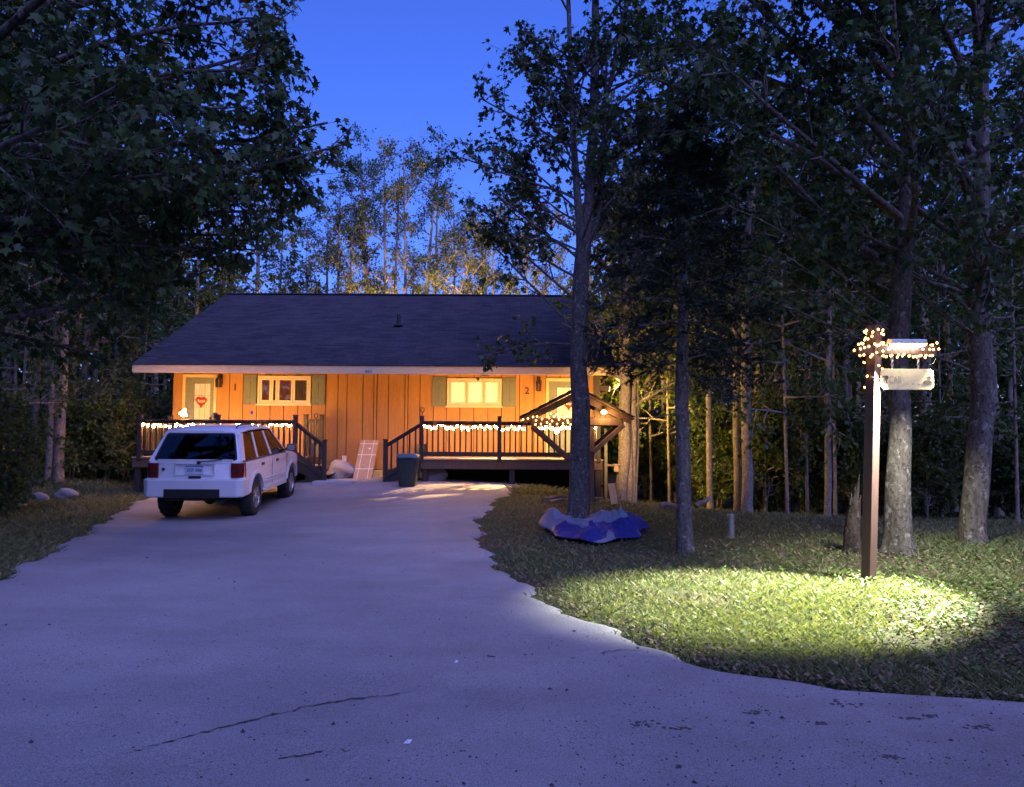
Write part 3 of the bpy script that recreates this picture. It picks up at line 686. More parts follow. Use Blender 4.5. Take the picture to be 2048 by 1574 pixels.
xr0, xr1 = px_x(842), px_x(1206)
dr_ = deck('wooden deck of the cabin with the wooden kiosk standing before it', xr0, xr1, [xr0 + .1, (xr0 + xr1) / 2, xr1 - .12], None, True)
rail(dr_, (px_x(843), YD, ZD), (px_x(1197), YD, ZD), 32, mid=(.44,))
rail(dr_, (px_x(1197), YD + .14, ZD), (px_x(1197), WY - .12, ZD), 11, first=False, last=True)
zgr = H(px_x(770), YD + .3)
stairs(dr_, xr0, px_x(768), YD, YD + 1.15, 3, zgr)
rail(dr_, (px_x(843), YD, ZD), (px_x(771), YD, zgr + .02), 6, first=False, last=True, top=.90)
q = MB(); q.box(px_x(1187, YD + .45), px_x(1187, YD + .45) + .15, YD + .38, YD + .53, ZD + .002, ZS - .002); q.build('porch_post', M_dark, dr_, bevel=.008, seg=1)
_px = px_x(1187, YD + .45) + .15
e, f = flood(_px + .06, YD + .47, 2.82, (.95, -.05, -.1)); warm(e, 900, (1.0, .60, .15), .04, f, spot=R(165), aim=e + np.array((1, -.12, .0)), blend=.6)  # flood added on the porch post to light the trees beside the cabin
for x, s in ((xl0, 1), (xr1, 1)):
    q = MB(); q.box(x + .1, x + .24, YD + 1.3, YD + 1.44, H(x, YD + 1.4) - .2, ZD - .045); q.build('support_post', M_dark, dl if x < -5 else dr_)

# ================================================================== STRING LIGHTS
M_bulb = emit('warm_bulb', (1.0, 0.47, 0.12), 350)
M_bulb2 = emit('warm_fairy_bulb', (1.0, 0.46, 0.11), 16)
M_wire = pm('green_black_wire', (0.012, 0.014, 0.01), (0.02, 0.02, 0.018), 20, 0.6)
def ico(r, mat, name='bulb'):
    bm = bmesh.new(); bmesh.ops.create_icosphere(bm, subdivisions=1, radius=r)
    for v_ in bm.verts:
        v_.co.z *= 1.25
    me = bpy.data.meshes.new(name); bm.to_mesh(me); bm.free(); me.materials.append(mat); me.polygons.foreach_set('use_smooth', [True] * len(me.polygons)); return me
ME_b = ico(.027, M_bulb); ME_f = ico(.0125, M_bulb2)
def lights(label, pts, bulbs, me, wire=.004, group=None):
    t_ = thing('string_lights', label, 'string lights', tuple(pts[0]), group)
    q = MB(); q.tube(pts, wire, 4); q.build('wire', M_wire, t_)
    for b in bulbs: inst('bulb', me, t_, b, (random.uniform(-.6, .6), random.uniform(-.6, .6), 0))
    return t_
def rail_string(label, pxa, pxb, z, n, seed, skip=(), dips=()):
    rng = random.Random(seed); xa, xb = px_x(pxa), px_x(pxb); pts = []; bl = []
    k = 0
    for i in range(n * 2 + 1):
        t = i / (n * 2); x = xa + (xb - xa) * t; dz = .022 * math.sin(t * 61 + seed) + .016 * math.sin(t * 23)
        for c, dd, wd in dips: dz -= dd * math.exp(-((x - px_x(c)) / wd) ** 2)
        p = (x, YD + .05 + .012 * rng.random(), z + dz); pts.append(p)
        if i % 2 and not any(a < 1024 + x / YD * FPX < b for a, b in skip):
            bl.append((x + rng.uniform(-.02, .02), p[1] + rng.uniform(-.045, .02), p[2] + rng.uniform(-.05, .03)))
    return lights(label, pts, bl, ME_b)
rail_string('warm string lights hung along the deck railing behind the white car', 281, 588, ZD + .785, 62, 1)
rail_string('warm string lights hung along the deck railing behind the kiosk', 846, 1194, ZD + .78, 78, 2, skip=((1052, 1068),), dips=((1060, .12, .09),))
# the brighter lamps standing on the decks
M_glow = emit('jar_lamp_glow', (1.0, 0.62, 0.22), 26)
def jar_lamp(label, px, py, Y, r, h, power, mat=M_glow):
    c = P(px, py, Y); t_ = thing('lantern_lamp', label, 'lamp', (c[0], Y, c[2] - h / 2))
    q = MB(); q.lathe([(r * .3, -h / 2 + .01), (r * .8, -h * .3), (r * .85, h * .25), (r * .4, h / 2 - .02)], tuple(c), 14); q.build('glowing_globe', mat, t_, smooth=True)
    q = MB(); q.lathe([(r * .7, -h / 2 - .01), (r * .7, -h / 2 + .009)], tuple(c), 14); q.lathe([(r * .5, h / 2 - .022), (r * .3, h / 2 + .03)], tuple(c), 14); q.build('cap', M_iron, t_)
    return t_, c
t_, c = jar_lamp('round glowing lamp standing on the deck left of the tree trunk', 1113, 861, 20.35, .085, .19, 20)
q = MB(); q.tube([(c[0], 20.35, ZD + .003), (c[0], 20.35, c[2] - .105)], .014, 8); q.lathe([(.11, ZD + .003), (.1, ZD + .022)], (c[0], 20.35, 0), 14); q.build('stand', M_iron, t_)
warm((c[0], 20.35 - .16, c[2]), 70, (1.0, .62, .22), .06, t_)
t_, c = jar_lamp('tall glowing lamp beside the porch post behind the kiosk', 1180, 866, YD + .3, .05, .24, 20)
q = MB(); q.tube([(c[0], YD + .3, ZD + .003), (c[0], YD + .3, c[2] - .13)], .012, 8); q.lathe([(.09, ZD + .003), (.08, ZD + .02)], (c[0], YD + .3, 0), 12); q.build('stand', M_iron, t_)
warm((c[0], YD + .42, c[2]), 60, (1.0, .62, .22), .05, t_)
# small lit twig ornament on the rail corner
rng = random.Random(8); c0 = P(366, 842, YD); c0[2] = ZD + .932
t_ = thing('lit_twig_ornament', 'little twig tree with warm bulbs on the deck rail beside the door', 'ornament', tuple(c0)); q = MB(); tips = []
q.lathe([(.03, c0[2]), (.028, c0[2] + .02)], (c0[0], YD, 0), 8)
for k in range(9):
    a = k * 2.4; tip = (c0[0] + .08 * math.cos(a) * rng.uniform(.3, 1.2), YD + .05 * math.sin(a), c0[2] + rng.uniform(.07, .24)); q.tube([(c0[0], YD, c0[2] + .01), ((c0[0] * 2 + tip[0]) / 3, YD, c0[2] + .08), tip], .005, 4); tips.append(tip)
q.build('twigs', M_brown, t_)
for p in tips: inst('bulb', ME_b, t_, p)

# ================================================================== SMALL THINGS BY THE CABIN
# heart wreaths
M_red = pm('red_tinsel', (0.42, 0.015, 0.012), (0.30, 0.01, 0.01), 30, 0.5, bmp=.6, bdist=.02)
def heart(px, py, s, label):
    c = P(px, py, WY); pts = []
    for k in range(28):
        a = 2 * math.pi * k / 28; pts.append((16 * math.sin(a) ** 3 / 16 * s, (13 * math.cos(a) - 5 * math.cos(2 * a) - 2 * math.cos(3 * a) - math.cos(4 * a)) / 16 * s))
    t_ = thing('heart_wreath', label, 'wreath', (c[0], WY - .06, c[2] - s)); q = MB()
    q.prism([(c[0] + a, c[2] + b) for a, b in pts], 'y', WY - .065, WY - .035); q.build('heart', M_red, t_, bevel=.006)
    rng_ = random.Random(3); q = MB()
    for a, b in pts + [(x * .8, y * .8) for x, y in pts]:
        q.lathe([(.006, -.022), (.021, 0), (.006, .022)], (c[0] + a + rng_.uniform(-.01, .01), WY - .065, c[2] + b), 5, 'y')
    q.build('tinsel_edge', M_red, t_)
    q = MB(); q.tube([(c[0], WY - .045, c[2] + s * .4), (c[0], WY - .04, c[2] + s * 2.2)], .004, 4); q.build('ribbon', M_red, t_)
    inst('lettering', text_mesh('Hope', s * .8, M_white, .002, .004), t_, (c[0], WY - .0685, c[2] + s * .08), (R(90), 0, 0)); return t_
heart(404, 803, .145, 'red heart wreath with white word hanging on the door marked 1')
heart(1137, 808, .145, 'red heart wreath hanging on the door marked 2')
# wheelie bin
M_bin = pm('dark_green_plastic', (0.018, 0.035, 0.035), (0.012, 0.026, 0.026), 8, 0.45); M_lid = pm('blue_green_plastic', (0.05, 0.16, 0.20), (0.04, 0.13, 0.17), 8, 0.4)
bx, by = P(816, 972, 18.3)[0], 18.3; bz = DZ(bx, by)
t_ = thing('trash_can', 'dark green plastic trash can with blue lid by the steps', 'trash can', (bx, by, bz)); q = MB(); prof = []
def rrect(hw, hd, z, r=.06, n=4):
    o_ = []
    for sx, sy, a0 in ((1, 1, 0), (-1, 1, 90), (-1, -1, 180), (1, -1, 270)):
        for k in range(n + 1):
            a = R(a0 + 90 * k / n); o_.append((bx + sx * (hw - r) + r * math.cos(a), by + sy * (hd - r) + r * math.sin(a), bz + z))
    return o_
def loft(q, rings):
    n = len(rings[0]); vs_ = [p for r_ in rings for p in r_]; fs_ = [(i * n + k, i * n + (k + 1) % n, (i + 1) * n + (k + 1) % n, (i + 1) * n + k) for i in range(len(rings) - 1) for k in range(n)]
    q.add(vs_, fs_ + [tuple(range(n - 1, -1, -1)), tuple((len(rings) - 1) * n + k for k in range(n))]); return q
loft(MB(), [rrect(.19, .20, 0), rrect(.20, .21, .05), rrect(.235, .245, .62), rrect(.255, .265, .63), rrect(.255, .265, .665)]).build('bin_body', M_bin, t_, smooth=True)
lid = loft(MB(), [rrect(.262, .272, .667), rrect(.262, .272, .70), rrect(.24, .25, .735), rrect(.19, .2, .755), rrect(.1, .1, .76, .03)]).build('lid', M_lid, t_, smooth=True)
q = MB(); q.tube([(bx - .1, by - .27, bz + .70), (bx - .1, by - .31, bz + .70), (bx + .1, by - .31, bz + .70), (bx + .1, by - .27, bz + .70)], .011, 6); q.build('lid_handle', M_lid, lid)
for s in (-1, 1):
    q = MB(); q.tube([(bx + s * .25, by - .07, bz + .6), (bx + s * .285, by - .07, bz + .6), (bx + s * .285, by + .07, bz + .6), (bx + s * .25, by + .07, bz + .6)], .012, 6); q.build('side_handle', M_bin, t_)
for k in (-1, 0, 1):
    q = MB(); q.bar((bx + k * .1, by - .212, bz + .06), (bx + k * .1, by - .246, bz + .6), .03, .008); q.build('rib', M_bin, t_)
# flat cardboard carton leaning on the wall
M_card = pm('cardboard', (0.36, 0.25, 0.16), (0.32, 0.215, 0.135), 3, 0.85, bmp=.08); M_tape = pm('pale_strapping', (0.72, 0.68, 0.62), (0.66, 0.62, 0.56), 10, 0.4)
A = P(705, 958, 19.9); B = P(742, 958, 19.9); zc = H(A[0], 19.9) - .015; A[2] = B[2] = zc; TH = P(725, 880, 20.6)[2] - zc
t_ = thing('cardboard_carton', 'tall flat cardboard carton with pale straps leaning on the cabin wall', 'carton', (float((A[0] + B[0]) / 2), 19.95, zc))
lean = .75
def cp(u, vv, w_): return (A[0] + (B[0] - A[0]) * u + .05 * vv, 19.9 + lean * vv - w_ * .9, zc + TH * vv + w_ * .45 + .0)
q = MB(); th = .11
q.add([cp(0, 0, 0), cp(1, 0, 0), cp(1, 1, 0), cp(0, 1, 0), cp(0, 0, -th), cp(1, 0, -th), cp(1, 1, -th), cp(0, 1, -th)], [(0, 1, 2, 3), (7, 6, 5, 4), (4, 5, 1, 0), (5, 6, 2, 1), (6, 7, 3, 2), (7, 4, 0, 3)]); q.build('carton', M_card, t_, bevel=.008, seg=1)
for u in (.22, .77):
    q = MB(); q.add([cp(u - .015, 0.005, .004), cp(u + .015, 0.005, .004), cp(u + .015, .995, .004), cp(u - .015, .995, .004)], [(0, 1, 2, 3)]); q.build('strap', M_tape, t_)
for vv in (.27, .62, .9):
    q = MB(); q.add([cp(.005, vv - .008, .008), cp(.995, vv - .008, .008), cp(.995, vv + .008, .008), cp(.005, vv + .008, .008)], [(0, 1, 2, 3)]); q.build('strap', M_tape, t_)
q = MB(); q.add([cp(.54, .76, .005), cp(.64, .76, .005), cp(.64, .8, .005), cp(.54, .8, .005)], [(0, 1, 2, 3)]); q.build('sticker', M_pale, t_)
# concrete pad, yellow block, foundation boulder
def slab(name, px0, px1, Y0, Y1, z0, z1, mat, label, cat, bev=.015):
    x0, x1 = px_x(px0, Y0), px_x(px1, Y0); t = MB(); t.box(x0, x1, Y0, Y1, z0, z1); o = t.build(name, mat, None, bevel=bev); return tag(o, label, cat)
slab('stepping_slab', 625, 705, 18.75, 19.85, H(-4.5, 19) - .1, H(-4.5, 19.2) + .045, M_conc, 'low concrete slab at the foot of the steps behind the car', 'slab')
M_yel = pm('yellow_foam_board', (0.55, 0.42, 0.14), (0.5, 0.37, 0.12), 6, .7)
slab('yellow_block', 746, 763, 20.3, 20.6, H(-3.7, 20.4) - .03, H(-3.7, 20.4) + .2, M_yel, 'short yellow block standing beside the leaning carton', 'block')
def boulder(name, c, r, seed, mat, label, cat, group=None):
    bm = bmesh.new(); bmesh.ops.create_icosphere(bm, subdivisions=3, radius=1); rg = np.random.default_rng(seed); ph = rg.uniform(0, 6, 6)
    for v_ in bm.verts:
        p = v_.co; k = 1 + .16 * math.sin(2.3 * p.x + ph[0]) * math.cos(2.1 * p.y + ph[1]) + .1 * math.sin(4.5 * p.z + ph[2] + 3 * p.x) + .05 * math.sin(9 * p.y + ph[3])
        v_.co = (p.x * k * r[0], p.y * k * r[1], p.z * k * r[2])
    me = bpy.data.meshes.new(name); bm.to_mesh(me); bm.free(); me.materials.append(mat); me.polygons.foreach_set('use_smooth', [True] * len(me.polygons))
    o = bpy.data.objects.new(name, me); COL.objects.link(o); o.location = c; return tag(o, label, cat, group)
M_stone = pm('grey_stone', (0.32, 0.31, 0.31), (0.22, 0.21, 0.21), 3, 0.85, bmp=.4, bdist=.03)
boulder('boulder', (P(688, 945, 20.4)[0], 20.4, H(-4.4, 20.4) + .18), (.42, .4, .27), 4, M_stone, 'pale grey boulder between the steps and the leaning carton', 'boulder')
boulder('boulder', (P(868, 955, 19.75)[0], 19.75, H(-2, 19.7) + .10), (.34, .3, .26), 9, M_stone, 'pale grey boulder under the deck beside the trash can', 'boulder')
# shovel, flower stake, knob ornament, white cup
def d_shovel(label, px, py, Y):
    c = P(px, py, Y); x = c[0]; zt = c[2]; t_ = thing('shovel', label, 'shovel', (x, Y, ZD)); q = MB()
    q.tube([(x, Y, zt - .14), (x, Y, ZD + .3)], .016, 8); q.build('shaft', M_brown, t_)
    q = MB(); q.tube([(x, Y, zt - .15), (x - .045, Y, zt - .09), (x - .045, Y, zt - .01), (x + .045, Y, zt - .01), (x + .045, Y, zt - .09), (x, Y, zt - .15)], .014, 6); q.build('grip', M_iron, t_)
    q = MB(); q.add([(x - .12, Y - .01, ZD + .34), (x + .12, Y - .01, ZD + .34), (x + .12, Y - .05, ZD + .005), (x - .12, Y - .05, ZD + .005), (x, Y + .03, ZD + .34), (x, Y - .01, ZD + .005)], [(0, 4, 5, 3), (4, 1, 2, 5)]); q.build('blade', M_iron, t_)
d_shovel('dark shovel with a D grip standing by the deck behind the car', 632, 827, 20.35)
d_shovel('brown shovel with a D grip leaning on the wall by the trash can', 845, 815, 20.85)
M_pur = pm('purple_petal', (0.10, 0.05, 0.42), (0.08, 0.04, 0.35), 9, .5)
c = P(504, 825, YD); t_ = thing('flower_stake', 'thin garden stake topped by a small purple flower on the deck rail', 'garden stake', (c[0], YD, ZD + .935)); q = MB(); q.tube([(c[0] - .03, YD, ZD + .935), (c[0], YD, c[2])], .005, 5); q.build('stem', M_white, t_)
q = MB(); q.lathe([(.012, -.012), (.04, 0), (.03, .01)], (c[0], YD - .02, c[2]), 9, 'y'); q.build('flower_head', M_pur, t_)
c = P(430, 848, YD); q = MB(); q.lathe([(.035, .935 + ZD), (.05, .97 + ZD), (.065, 1.02 + ZD), (.07, 1.06 + ZD), (.045, 1.10 + ZD), (.01, 1.115 + ZD)], (c[0], YD, 0), 12); tag(q.build('carved_knob', M_brown, None, smooth=True), 'dark carved wooden knob standing on the deck rail', 'ornament')
c = P(690, 914, 20.5); bo = H(c[0], 20.5)
q = MB(); q.lathe([(.05, .455), (.065, .60), (.07, .605)], (c[0], 20.45, bo - .02), 12); tag(q.build('white_cup', M_pale, None, smooth=True), 'white cup standing on the pale boulder by the steps', 'cup')
# ================================================================== PARKED CAR
M_paint = pm('white_car_paint', (0.80, 0.81, 0.83), (0.76, 0.77, 0.79), 1.5, 0.32, bmp=0.0, coat=0.6, c3=(0.72, 0.73, 0.75))
M_clad = pm('white_plastic_cladding', (0.64, 0.645, 0.66), (0.60, 0.605, 0.62), 3, 0.45, bmp=0.0, c3=(0.56, 0.565, 0.58))
M_blk = pm('black_trim', (0.012, 0.012, 0.013), (0.02, 0.02, 0.021), 20, 0.5, bmp=.1)
M_tyre = pm('tyre_rubber', (0.016, 0.016, 0.017), (0.025, 0.024, 0.023), 12, 0.85, bmp=.3)
M_alloy = pm('alloy', (0.55, 0.54, 0.52), (0.45, 0.44, 0.42), 8, 0.35, metallic=.8, bmp=0)
M_cglass = glassmat('tinted_car_glass', (0.40, 0.41, 0.44), 0.015)
M_redl = pm('red_lens', (0.16, 0.008, 0.01), (0.11, 0.006, 0.008), 12, 0.18, coat=.6, bmp=.05)
M_ambl = pm('amber_lens', (0.55, 0.16, 0.02), (0.48, 0.13, 0.015), 12, 0.2, coat=.6, bmp=.05)
M_seat = pm('dark_seat', (0.03, 0.03, 0.035), (0.022, 0.022, 0.025), 6, 0.9)
M_plateb = pm('number_plate', (0.62, 0.66, 0.74), (0.56, 0.6, 0.7), 9, 0.5); M_pltxt = pm('plate_blue', (0.06, 0.10, 0.32), (0.05, 0.09, 0.28), 9, 0.5)
def build_car():
    RX = P(421, 1034, 15.0); z1 = float(H(RX[0], 15.0)) + .014; z2 = float(H(RX[0] - .12, 17.69)) + .014
    pitch = math.atan2(z2 - z1, 2.69); yaw = R(2.0)
    car = thing('parked_car', 'white boxy four wheel drive estate car parked before the cabin', 'car', (RX[0], 15.0, z1), rot=(pitch, 0, yaw))
    D = 1.345                                   # rear axle at local y = 0
    def prof(c=0):
        pts = [(-2.06, .50), (-2.16, .60), (-2.18, .80), (-2.15, 1.12), (-1.0, 1.13), (1.02, 1.12), (1.20, 1.13), (2.02, 1.03), (2.14, .95), (2.18, .62), (2.10, .46)]
        r = .43
        for cy_ in (1.345, -1.345):
            for k in range(0, 13):
                a = R(10 + 160 * k / 12); pts.append((cy_ + r * math.cos(a), .40 + r * math.sin(a)))
            if cy_ > 0: pts += [(.86, .42), (-.86, .42)]
        return pts
    pr = prof()
    layers = []
    for x, ins in ((-.875, 1), (-.80, 0), (.80, 0), (.875, 1)):
        lay = []
        for y, z in pr:
            if ins:
                if z > 1.0: z -= .045
                if y < -2.0: y += .05
                if y > 1.95: y -= .10
            lay.append((x * (1 if y < 1.5 else 1 - (y - 1.5) * .10), y + D, z))
        layers.append(lay)
    n = len(pr); q = MB(); vs_ = [p for l in layers for p in l]
    fs_ = [tuple(range(n)), tuple(3 * n + k for k in range(n - 1, -1, -1))] + [(i * n + k, (i + 1) * n + k, (i + 1) * n + (k + 1) % n, i * n + (k + 1) % n) for i in range(3) for k in range(n)]
    q.add(vs_, fs_); me = q.mesh('body', M_paint); bm = bmesh.new(); bm.from_mesh(me); bmesh.ops.recalc_face_normals(bm, faces=bm.faces); bm.to_mesh(me); bm.free()
    me.polygons.foreach_set('use_smooth', [True] * len(me.polygons)); me.set_sharp_from_angle(angle=R(50)); body = link('body', me, car)
    # greenhouse corners (x half widths, y, z) at belt and roof
    bz_, rz = 1.115, 1.665
    def belt(y): return .845
    def top(y): return .665
    S = {'D': ((-2.14, bz_), (-1.80, rz)), 'C': ((-1.18, bz_), (-1.06, rz)), 'B': ((-.25, bz_), (-.32, rz)), 'A': ((.98, bz_), (.28, rz))}
    # roof slab
    q = MB(); rr = [(-1.87, rz - .02), (-1.80, rz + .03), (-1.2, rz + .065), (-.4, rz + .07), (.2, rz + .035), (.30, rz - .015)]
    xs_ = [(-.695, -.06), (-.63, -.006), (-.35, .012), (0, .016), (.35, .012), (.63, -.006), (.695, -.06)]; vs_ = []
    for y, z in rr:
        for x, dz in xs_: vs_.append((x, y + D, z + dz))
    m_ = len(xs_); fs_ = [(i * m_ + k, i * m_ + k + 1, (i + 1) * m_ + k + 1, (i + 1) * m_ + k) for i in range(len(rr) - 1) for k in range(m_ - 1)]
    bb = len(vs_)
    for y, z in rr:
        for x, dz in ((-.69, -.075), (.69, -.075)): vs_.append((x, y + D, z + dz))
    for i in range(len(rr) - 1):
        fs_ += [(i * m_, (i + 1) * m_, bb + 2 * i + 2, bb + 2 * i), (i * m_ + m_ - 1, bb + 2 * i + 1, bb + 2 * i + 3, (i + 1) * m_ + m_ - 1), (bb + 2 * i, bb + 2 * i + 2, bb + 2 * i + 3, bb + 2 * i + 1)]
    e_ = len(rr) - 1
    fs_ += [tuple(range(m_ - 1, -1, -1)) + (bb, bb + 1), tuple(e_ * m_ + k for k in range(m_)) + (bb + 2 * e_ + 1, bb + 2 * e_)]
    q.add(vs_, fs_); me = q.mesh('roof', M_paint); bm = bmesh.new(); bm.from_mesh(me); bmesh.ops.recalc_face_normals(bm, faces=bm.faces); bm.to_mesh(me); bm.free()
    me.polygons.foreach_set('use_smooth', [True] * len(me.polygons)); me.set_sharp_from_angle(angle=R(50)); link('roof', me, car)
    def pt(s, key, off, f):         # point on the side glass plane: key pillar, off along y, f 0 belt..1 roof
        (y0, z0), (y1, z1_) = S[key]; x = (.85 + (.69 - .85) * f) * s
        return Vector((x, y0 + (y1 - y0) * f + off + D, z0 + (z1_ - .05 - z0) * f))
    for s in (-1, 1):
        for key, w0, w1 in (('D', 0, .16), ('C', -.045, .045), ('B', -.05, .05), ('A', -.075, .0)):
            q = MB(); a = [pt(s, key, w0, 0), pt(s, key, w1, 0), pt(s, key, w1, 1), pt(s, key, w0, 1)]; inn = Vector((-s * .05, 0, 0))
            if key == 'D': a[3].y += .0
            q.add(a + [p + inn for p in a], [(0, 1, 2, 3), (7, 6, 5, 4), (0, 4, 5, 1), (1, 5, 6, 2), (2, 6, 7, 3), (3, 7, 4, 0)]); q.build('pillar', M_paint, car)
        for (k0, w0), (k1, w1) in ((('D', .16), ('C', -.045)), (('C', .045), ('B', -.05)), (('B', .05), ('A', -.075))):
            o_ = Vector((-s * .012, 0, 0)); q = MB(); a = [pt(s, k0, w0 - .01, .0) + o_, pt(s, k1, w1 + .01, .0) + o_, pt(s, k1, w1 + .01, 1.0) + o_, pt(s, k0, w0 - .01, 1.0) + o_]; th_ = Vector((-s * .006, 0, 0))
            q.add(a + [p + th_ for p in a], [(0, 1, 2, 3), (7, 6, 5, 4), (0, 4, 5, 1), (1, 5, 6, 2), (2, 6, 7, 3), (3, 7, 4, 0)]); q.build('side_window', M_cglass, car)
        q = MB(); q.bar((s * .852, -2.10 + D, bz_ + .004), (s * .852, .95 + D, bz_ + .004), .02, .02); q.build('belt_trim', M_blk, car)
        q = MB(); q.tube([(s * .60, -1.75 + D, rz + .06), (s * .61, -1.6 + D, rz + .10), (s * .61, -.2 + D, rz + .115), (s * .6, .05 + D, rz + .06)], .014, 6); q.build('roof_rail', M_blk, car)
    # rear window: dark glass with rounded corners and a black border
    def rp(u, f): # u -1..1, f 0..1
        x = u * (.79 + (.635 - .79) * f); y = -2.155 + (-1.845 + 2.155) * f + D; z = 1.10 + (1.645 - 1.10) * f; return Vector((x, y, z))
    o_ = Vector((0, -.006, .003)); ring = []
    for su, sf, a0 in ((1, 1, 0), (-1, 1, 90), (-1, -1, 180), (1, -1, 270)):
        for k in range(6):
            a = R(a0 + 90 * k / 5); ring.append((su * .86 + .11 * math.cos(a), .5 + sf * .37 + .09 * math.sin(a)))
    # frame panel around glass (paint) as strip between outer quad-ish ring and glass ring
    outer = [(max(-1.02, min(1.02, (u) * 1.09)), max(-.03, min(1.04, .5 + (f - .5) * 1.16))) for u, f in ring]
    q = MB(); n_ = len(ring); q.add([rp(u, f) for u, f in outer] + [rp(u, f) + o_ for u, f in ring] + [rp(u, f) + Vector((0, .04, -.01)) for u, f in ring], [(k, (k + 1) % n_, n_ + (k + 1) % n_, n_ + k) for k in range(n_)] + [(n_ + k, n_ + (k + 1) % n_, 2 * n_ + (k + 1) % n_, 2 * n_ + k) for k in range(n_)])
    q.build('tailgate_frame', M_paint, car)
    q = MB(); q.add([rp(u, f) + o_ * 1.2 for u, f in ring] + [rp(u, f) + o_ * .4 for u, f in ring], [tuple(range(n_)), tuple(range(2 * n_ - 1, n_ - 1, -1))]); rw = q.build('rear_window', M_cglass, car)
    ring2 = [(u * .955, .5 + (f - .5) * .93) for u, f in ring]; q = MB(); q.add([rp(u, f) + o_ * 1.5 for u, f in ring] + [rp(u, f) + o_ * 1.5 for u, f in ring2], [(k, (k + 1) % n_, n_ + (k + 1) % n_, n_ + k) for k in range(n_)]); q.build('window_border', M_blk, rw)
    q = MB(); q.bar(rp(.05, -.02) + o_ * 6, rp(.62, .06) + o_ * 5, .02, .014); q.lathe([(.03, 0), (.03, .05)], tuple(rp(.1, -.05) + o_ * 6 - Vector((0, .02, 0))), 10, 'y'); q.build('wiper', M_blk, car)
    # windscreen
    q = MB(); a = [Vector((s * (.80 if f == 0 else .66), (.99 if f == 0 else .30) + D, (1.12 if f == 0 else 1.63))) for s, f in ((-1, 0), (1, 0), (1, 1), (-1, 1))]; q.add(a + [p + Vector((0, -.006, -.004)) for p in a], [(0, 1, 2, 3), (7, 6, 5, 4)]); q.build('windscreen', M_cglass, car)
    # interior
    q = MB(); q.box(-.82, .82, -2.09 + D, .95 + D, 1.135, 1.142); itr = q.build('interior', M_seat, car)
    for x in (-.38, .38):
        for y in (-.15, -1.05):
            q = MB(); q.cbox((x, y + D, 1.26), (.48, .14, .24)); q.cbox((x, y + D - .02, 1.45), (.24, .09, .14)); q.build('seat_back', M_seat, itr, bevel=.03)
    q = MB(); q.cbox((0, .32 + D, 1.57), (.22, .03, .06)); q.build('inner_mirror', M_seat, itr, bevel=.01)
    # tailgate: recessed plate panel, plate, handle, seams
    yb = -2.18 + D
    q = MB(); frame3 = lambda q, x0, x1, z0, z1, w_, y0, y1: (q.box(x0, x1, y0, y1, z0, z0 + w_), q.box(x0, x1, y0, y1, z1 - w_, z1), q.box(x0, x0 + w_, y0, y1, z0 + w_, z1 - w_), q.box(x1 - w_, x1, y0, y1, z0 + w_, z1 - w_))
    frame3(q, -.36, .36, .86, 1.08, .014, yb - .022, yb + .03); q.build('plate_surround', M_clad, car)
    q = MB(); q.box(-.16, .16, yb - .02, yb - .012 + .03, .885, 1.035); pl_ = q.build('licence_plate', M_plateb, car)
    o = inst('plate_number', text_mesh('EEP 386', .082, M_pltxt, .001, .001), pl_, (0, yb - .0225, .955), (R(90), 0, 0))
    q = MB(); q.box(-.16, .16, yb - .0225, yb - .0205, 1.015, 1.032); q.build('plate_band', M_pltxt, pl_)
    q = MB(); q.box(-.11, .11, yb - .026, yb + .02, .795, .845); q.build('tailgate_handle', M_blk, car, bevel=.01)
    q = MB(); q.box(-.66, .66, yb - .006, yb + .03, .665, .70); q.build('tailgate_seam', M_blk, car)
    q = MB(); q.box(-.68, .68, yb + .012, yb + .03, 1.118, 1.15); q.build('tailgate_step', M_paint, car, bevel=.008)
    o = inst('badge', text_mesh('Jeep', .075, M_blk, .002, .001), car, (-.53, yb - .0045, .755), (R(90), 0, 0))
    q = MB(); q.add([(-.60, yb - .004, 1.00), (-.54, yb - .004, .96), (-.53, yb - .004, .99), (-.585, yb - .004, .935)], [(0, 2, 1, 3)]); q.build('emblem', M_blk, car)
    # tail lamps wrap the corner
    for s in (-1, 1):
        prof_ = [(s * .655, yb - .022), (s * .80, yb - .016), (s * .868, yb + .045), (s * .884, yb + .13), (s * .86, yb + .15), (s * .655, yb + .05)]
        if s < 0: prof_ = prof_[::-1]
        q = MB(); q.prism(prof_, 'z', .815, 1.085); tl = q.build('tail_lamp', M_redl, car, bevel=.008)
        pa = [(s * .872, yb + .052), (s * .890, yb + .135), (s * .885, yb + .14), (s * .86, yb + .055)]
        q = MB(); q.prism(pa if s > 0 else pa[::-1], 'z', .83, .97); q.build('amber_lens', M_ambl, tl)
        q = MB(); q.box(min(s * .67, s * .85), max(s * .67, s * .85), yb - .0265, yb - .0235, .935, .955); q.build('lens_rib', M_blk, tl)
    # bumpers
    def bumper(y0, y1, sgn, name, k=1.0):
        pf = [(-.885 * k, y1), (-.90 * k, y0 + .10 * sgn), (-.80 * k, y0), (.80 * k, y0), (.90 * k, y0 + .10 * sgn), (.885 * k, y1)]
        q = MB(); q.prism(pf if sgn > 0 else pf[::-1], 'z', .47, .80 if sgn > 0 else .74); return q.build(name, M_clad, car, bevel=.03, seg=3)
    bp = bumper(-2.33 + D, -1.84 + D, 1, 'rear_bumper')
    q = MB(); q.box(-.50, .50, -2.335 + D, -2.30 + D, .475, .625); q.build('step_pad', M_blk, bp, bevel=.006)
    for k in range(3):
        q = MB(); q.box(-.49, .49, -2.343 + D, -2.336 + D, .495 + k * .042, .515 + k * .042); q.build('pad_rib', M_blk, bp)
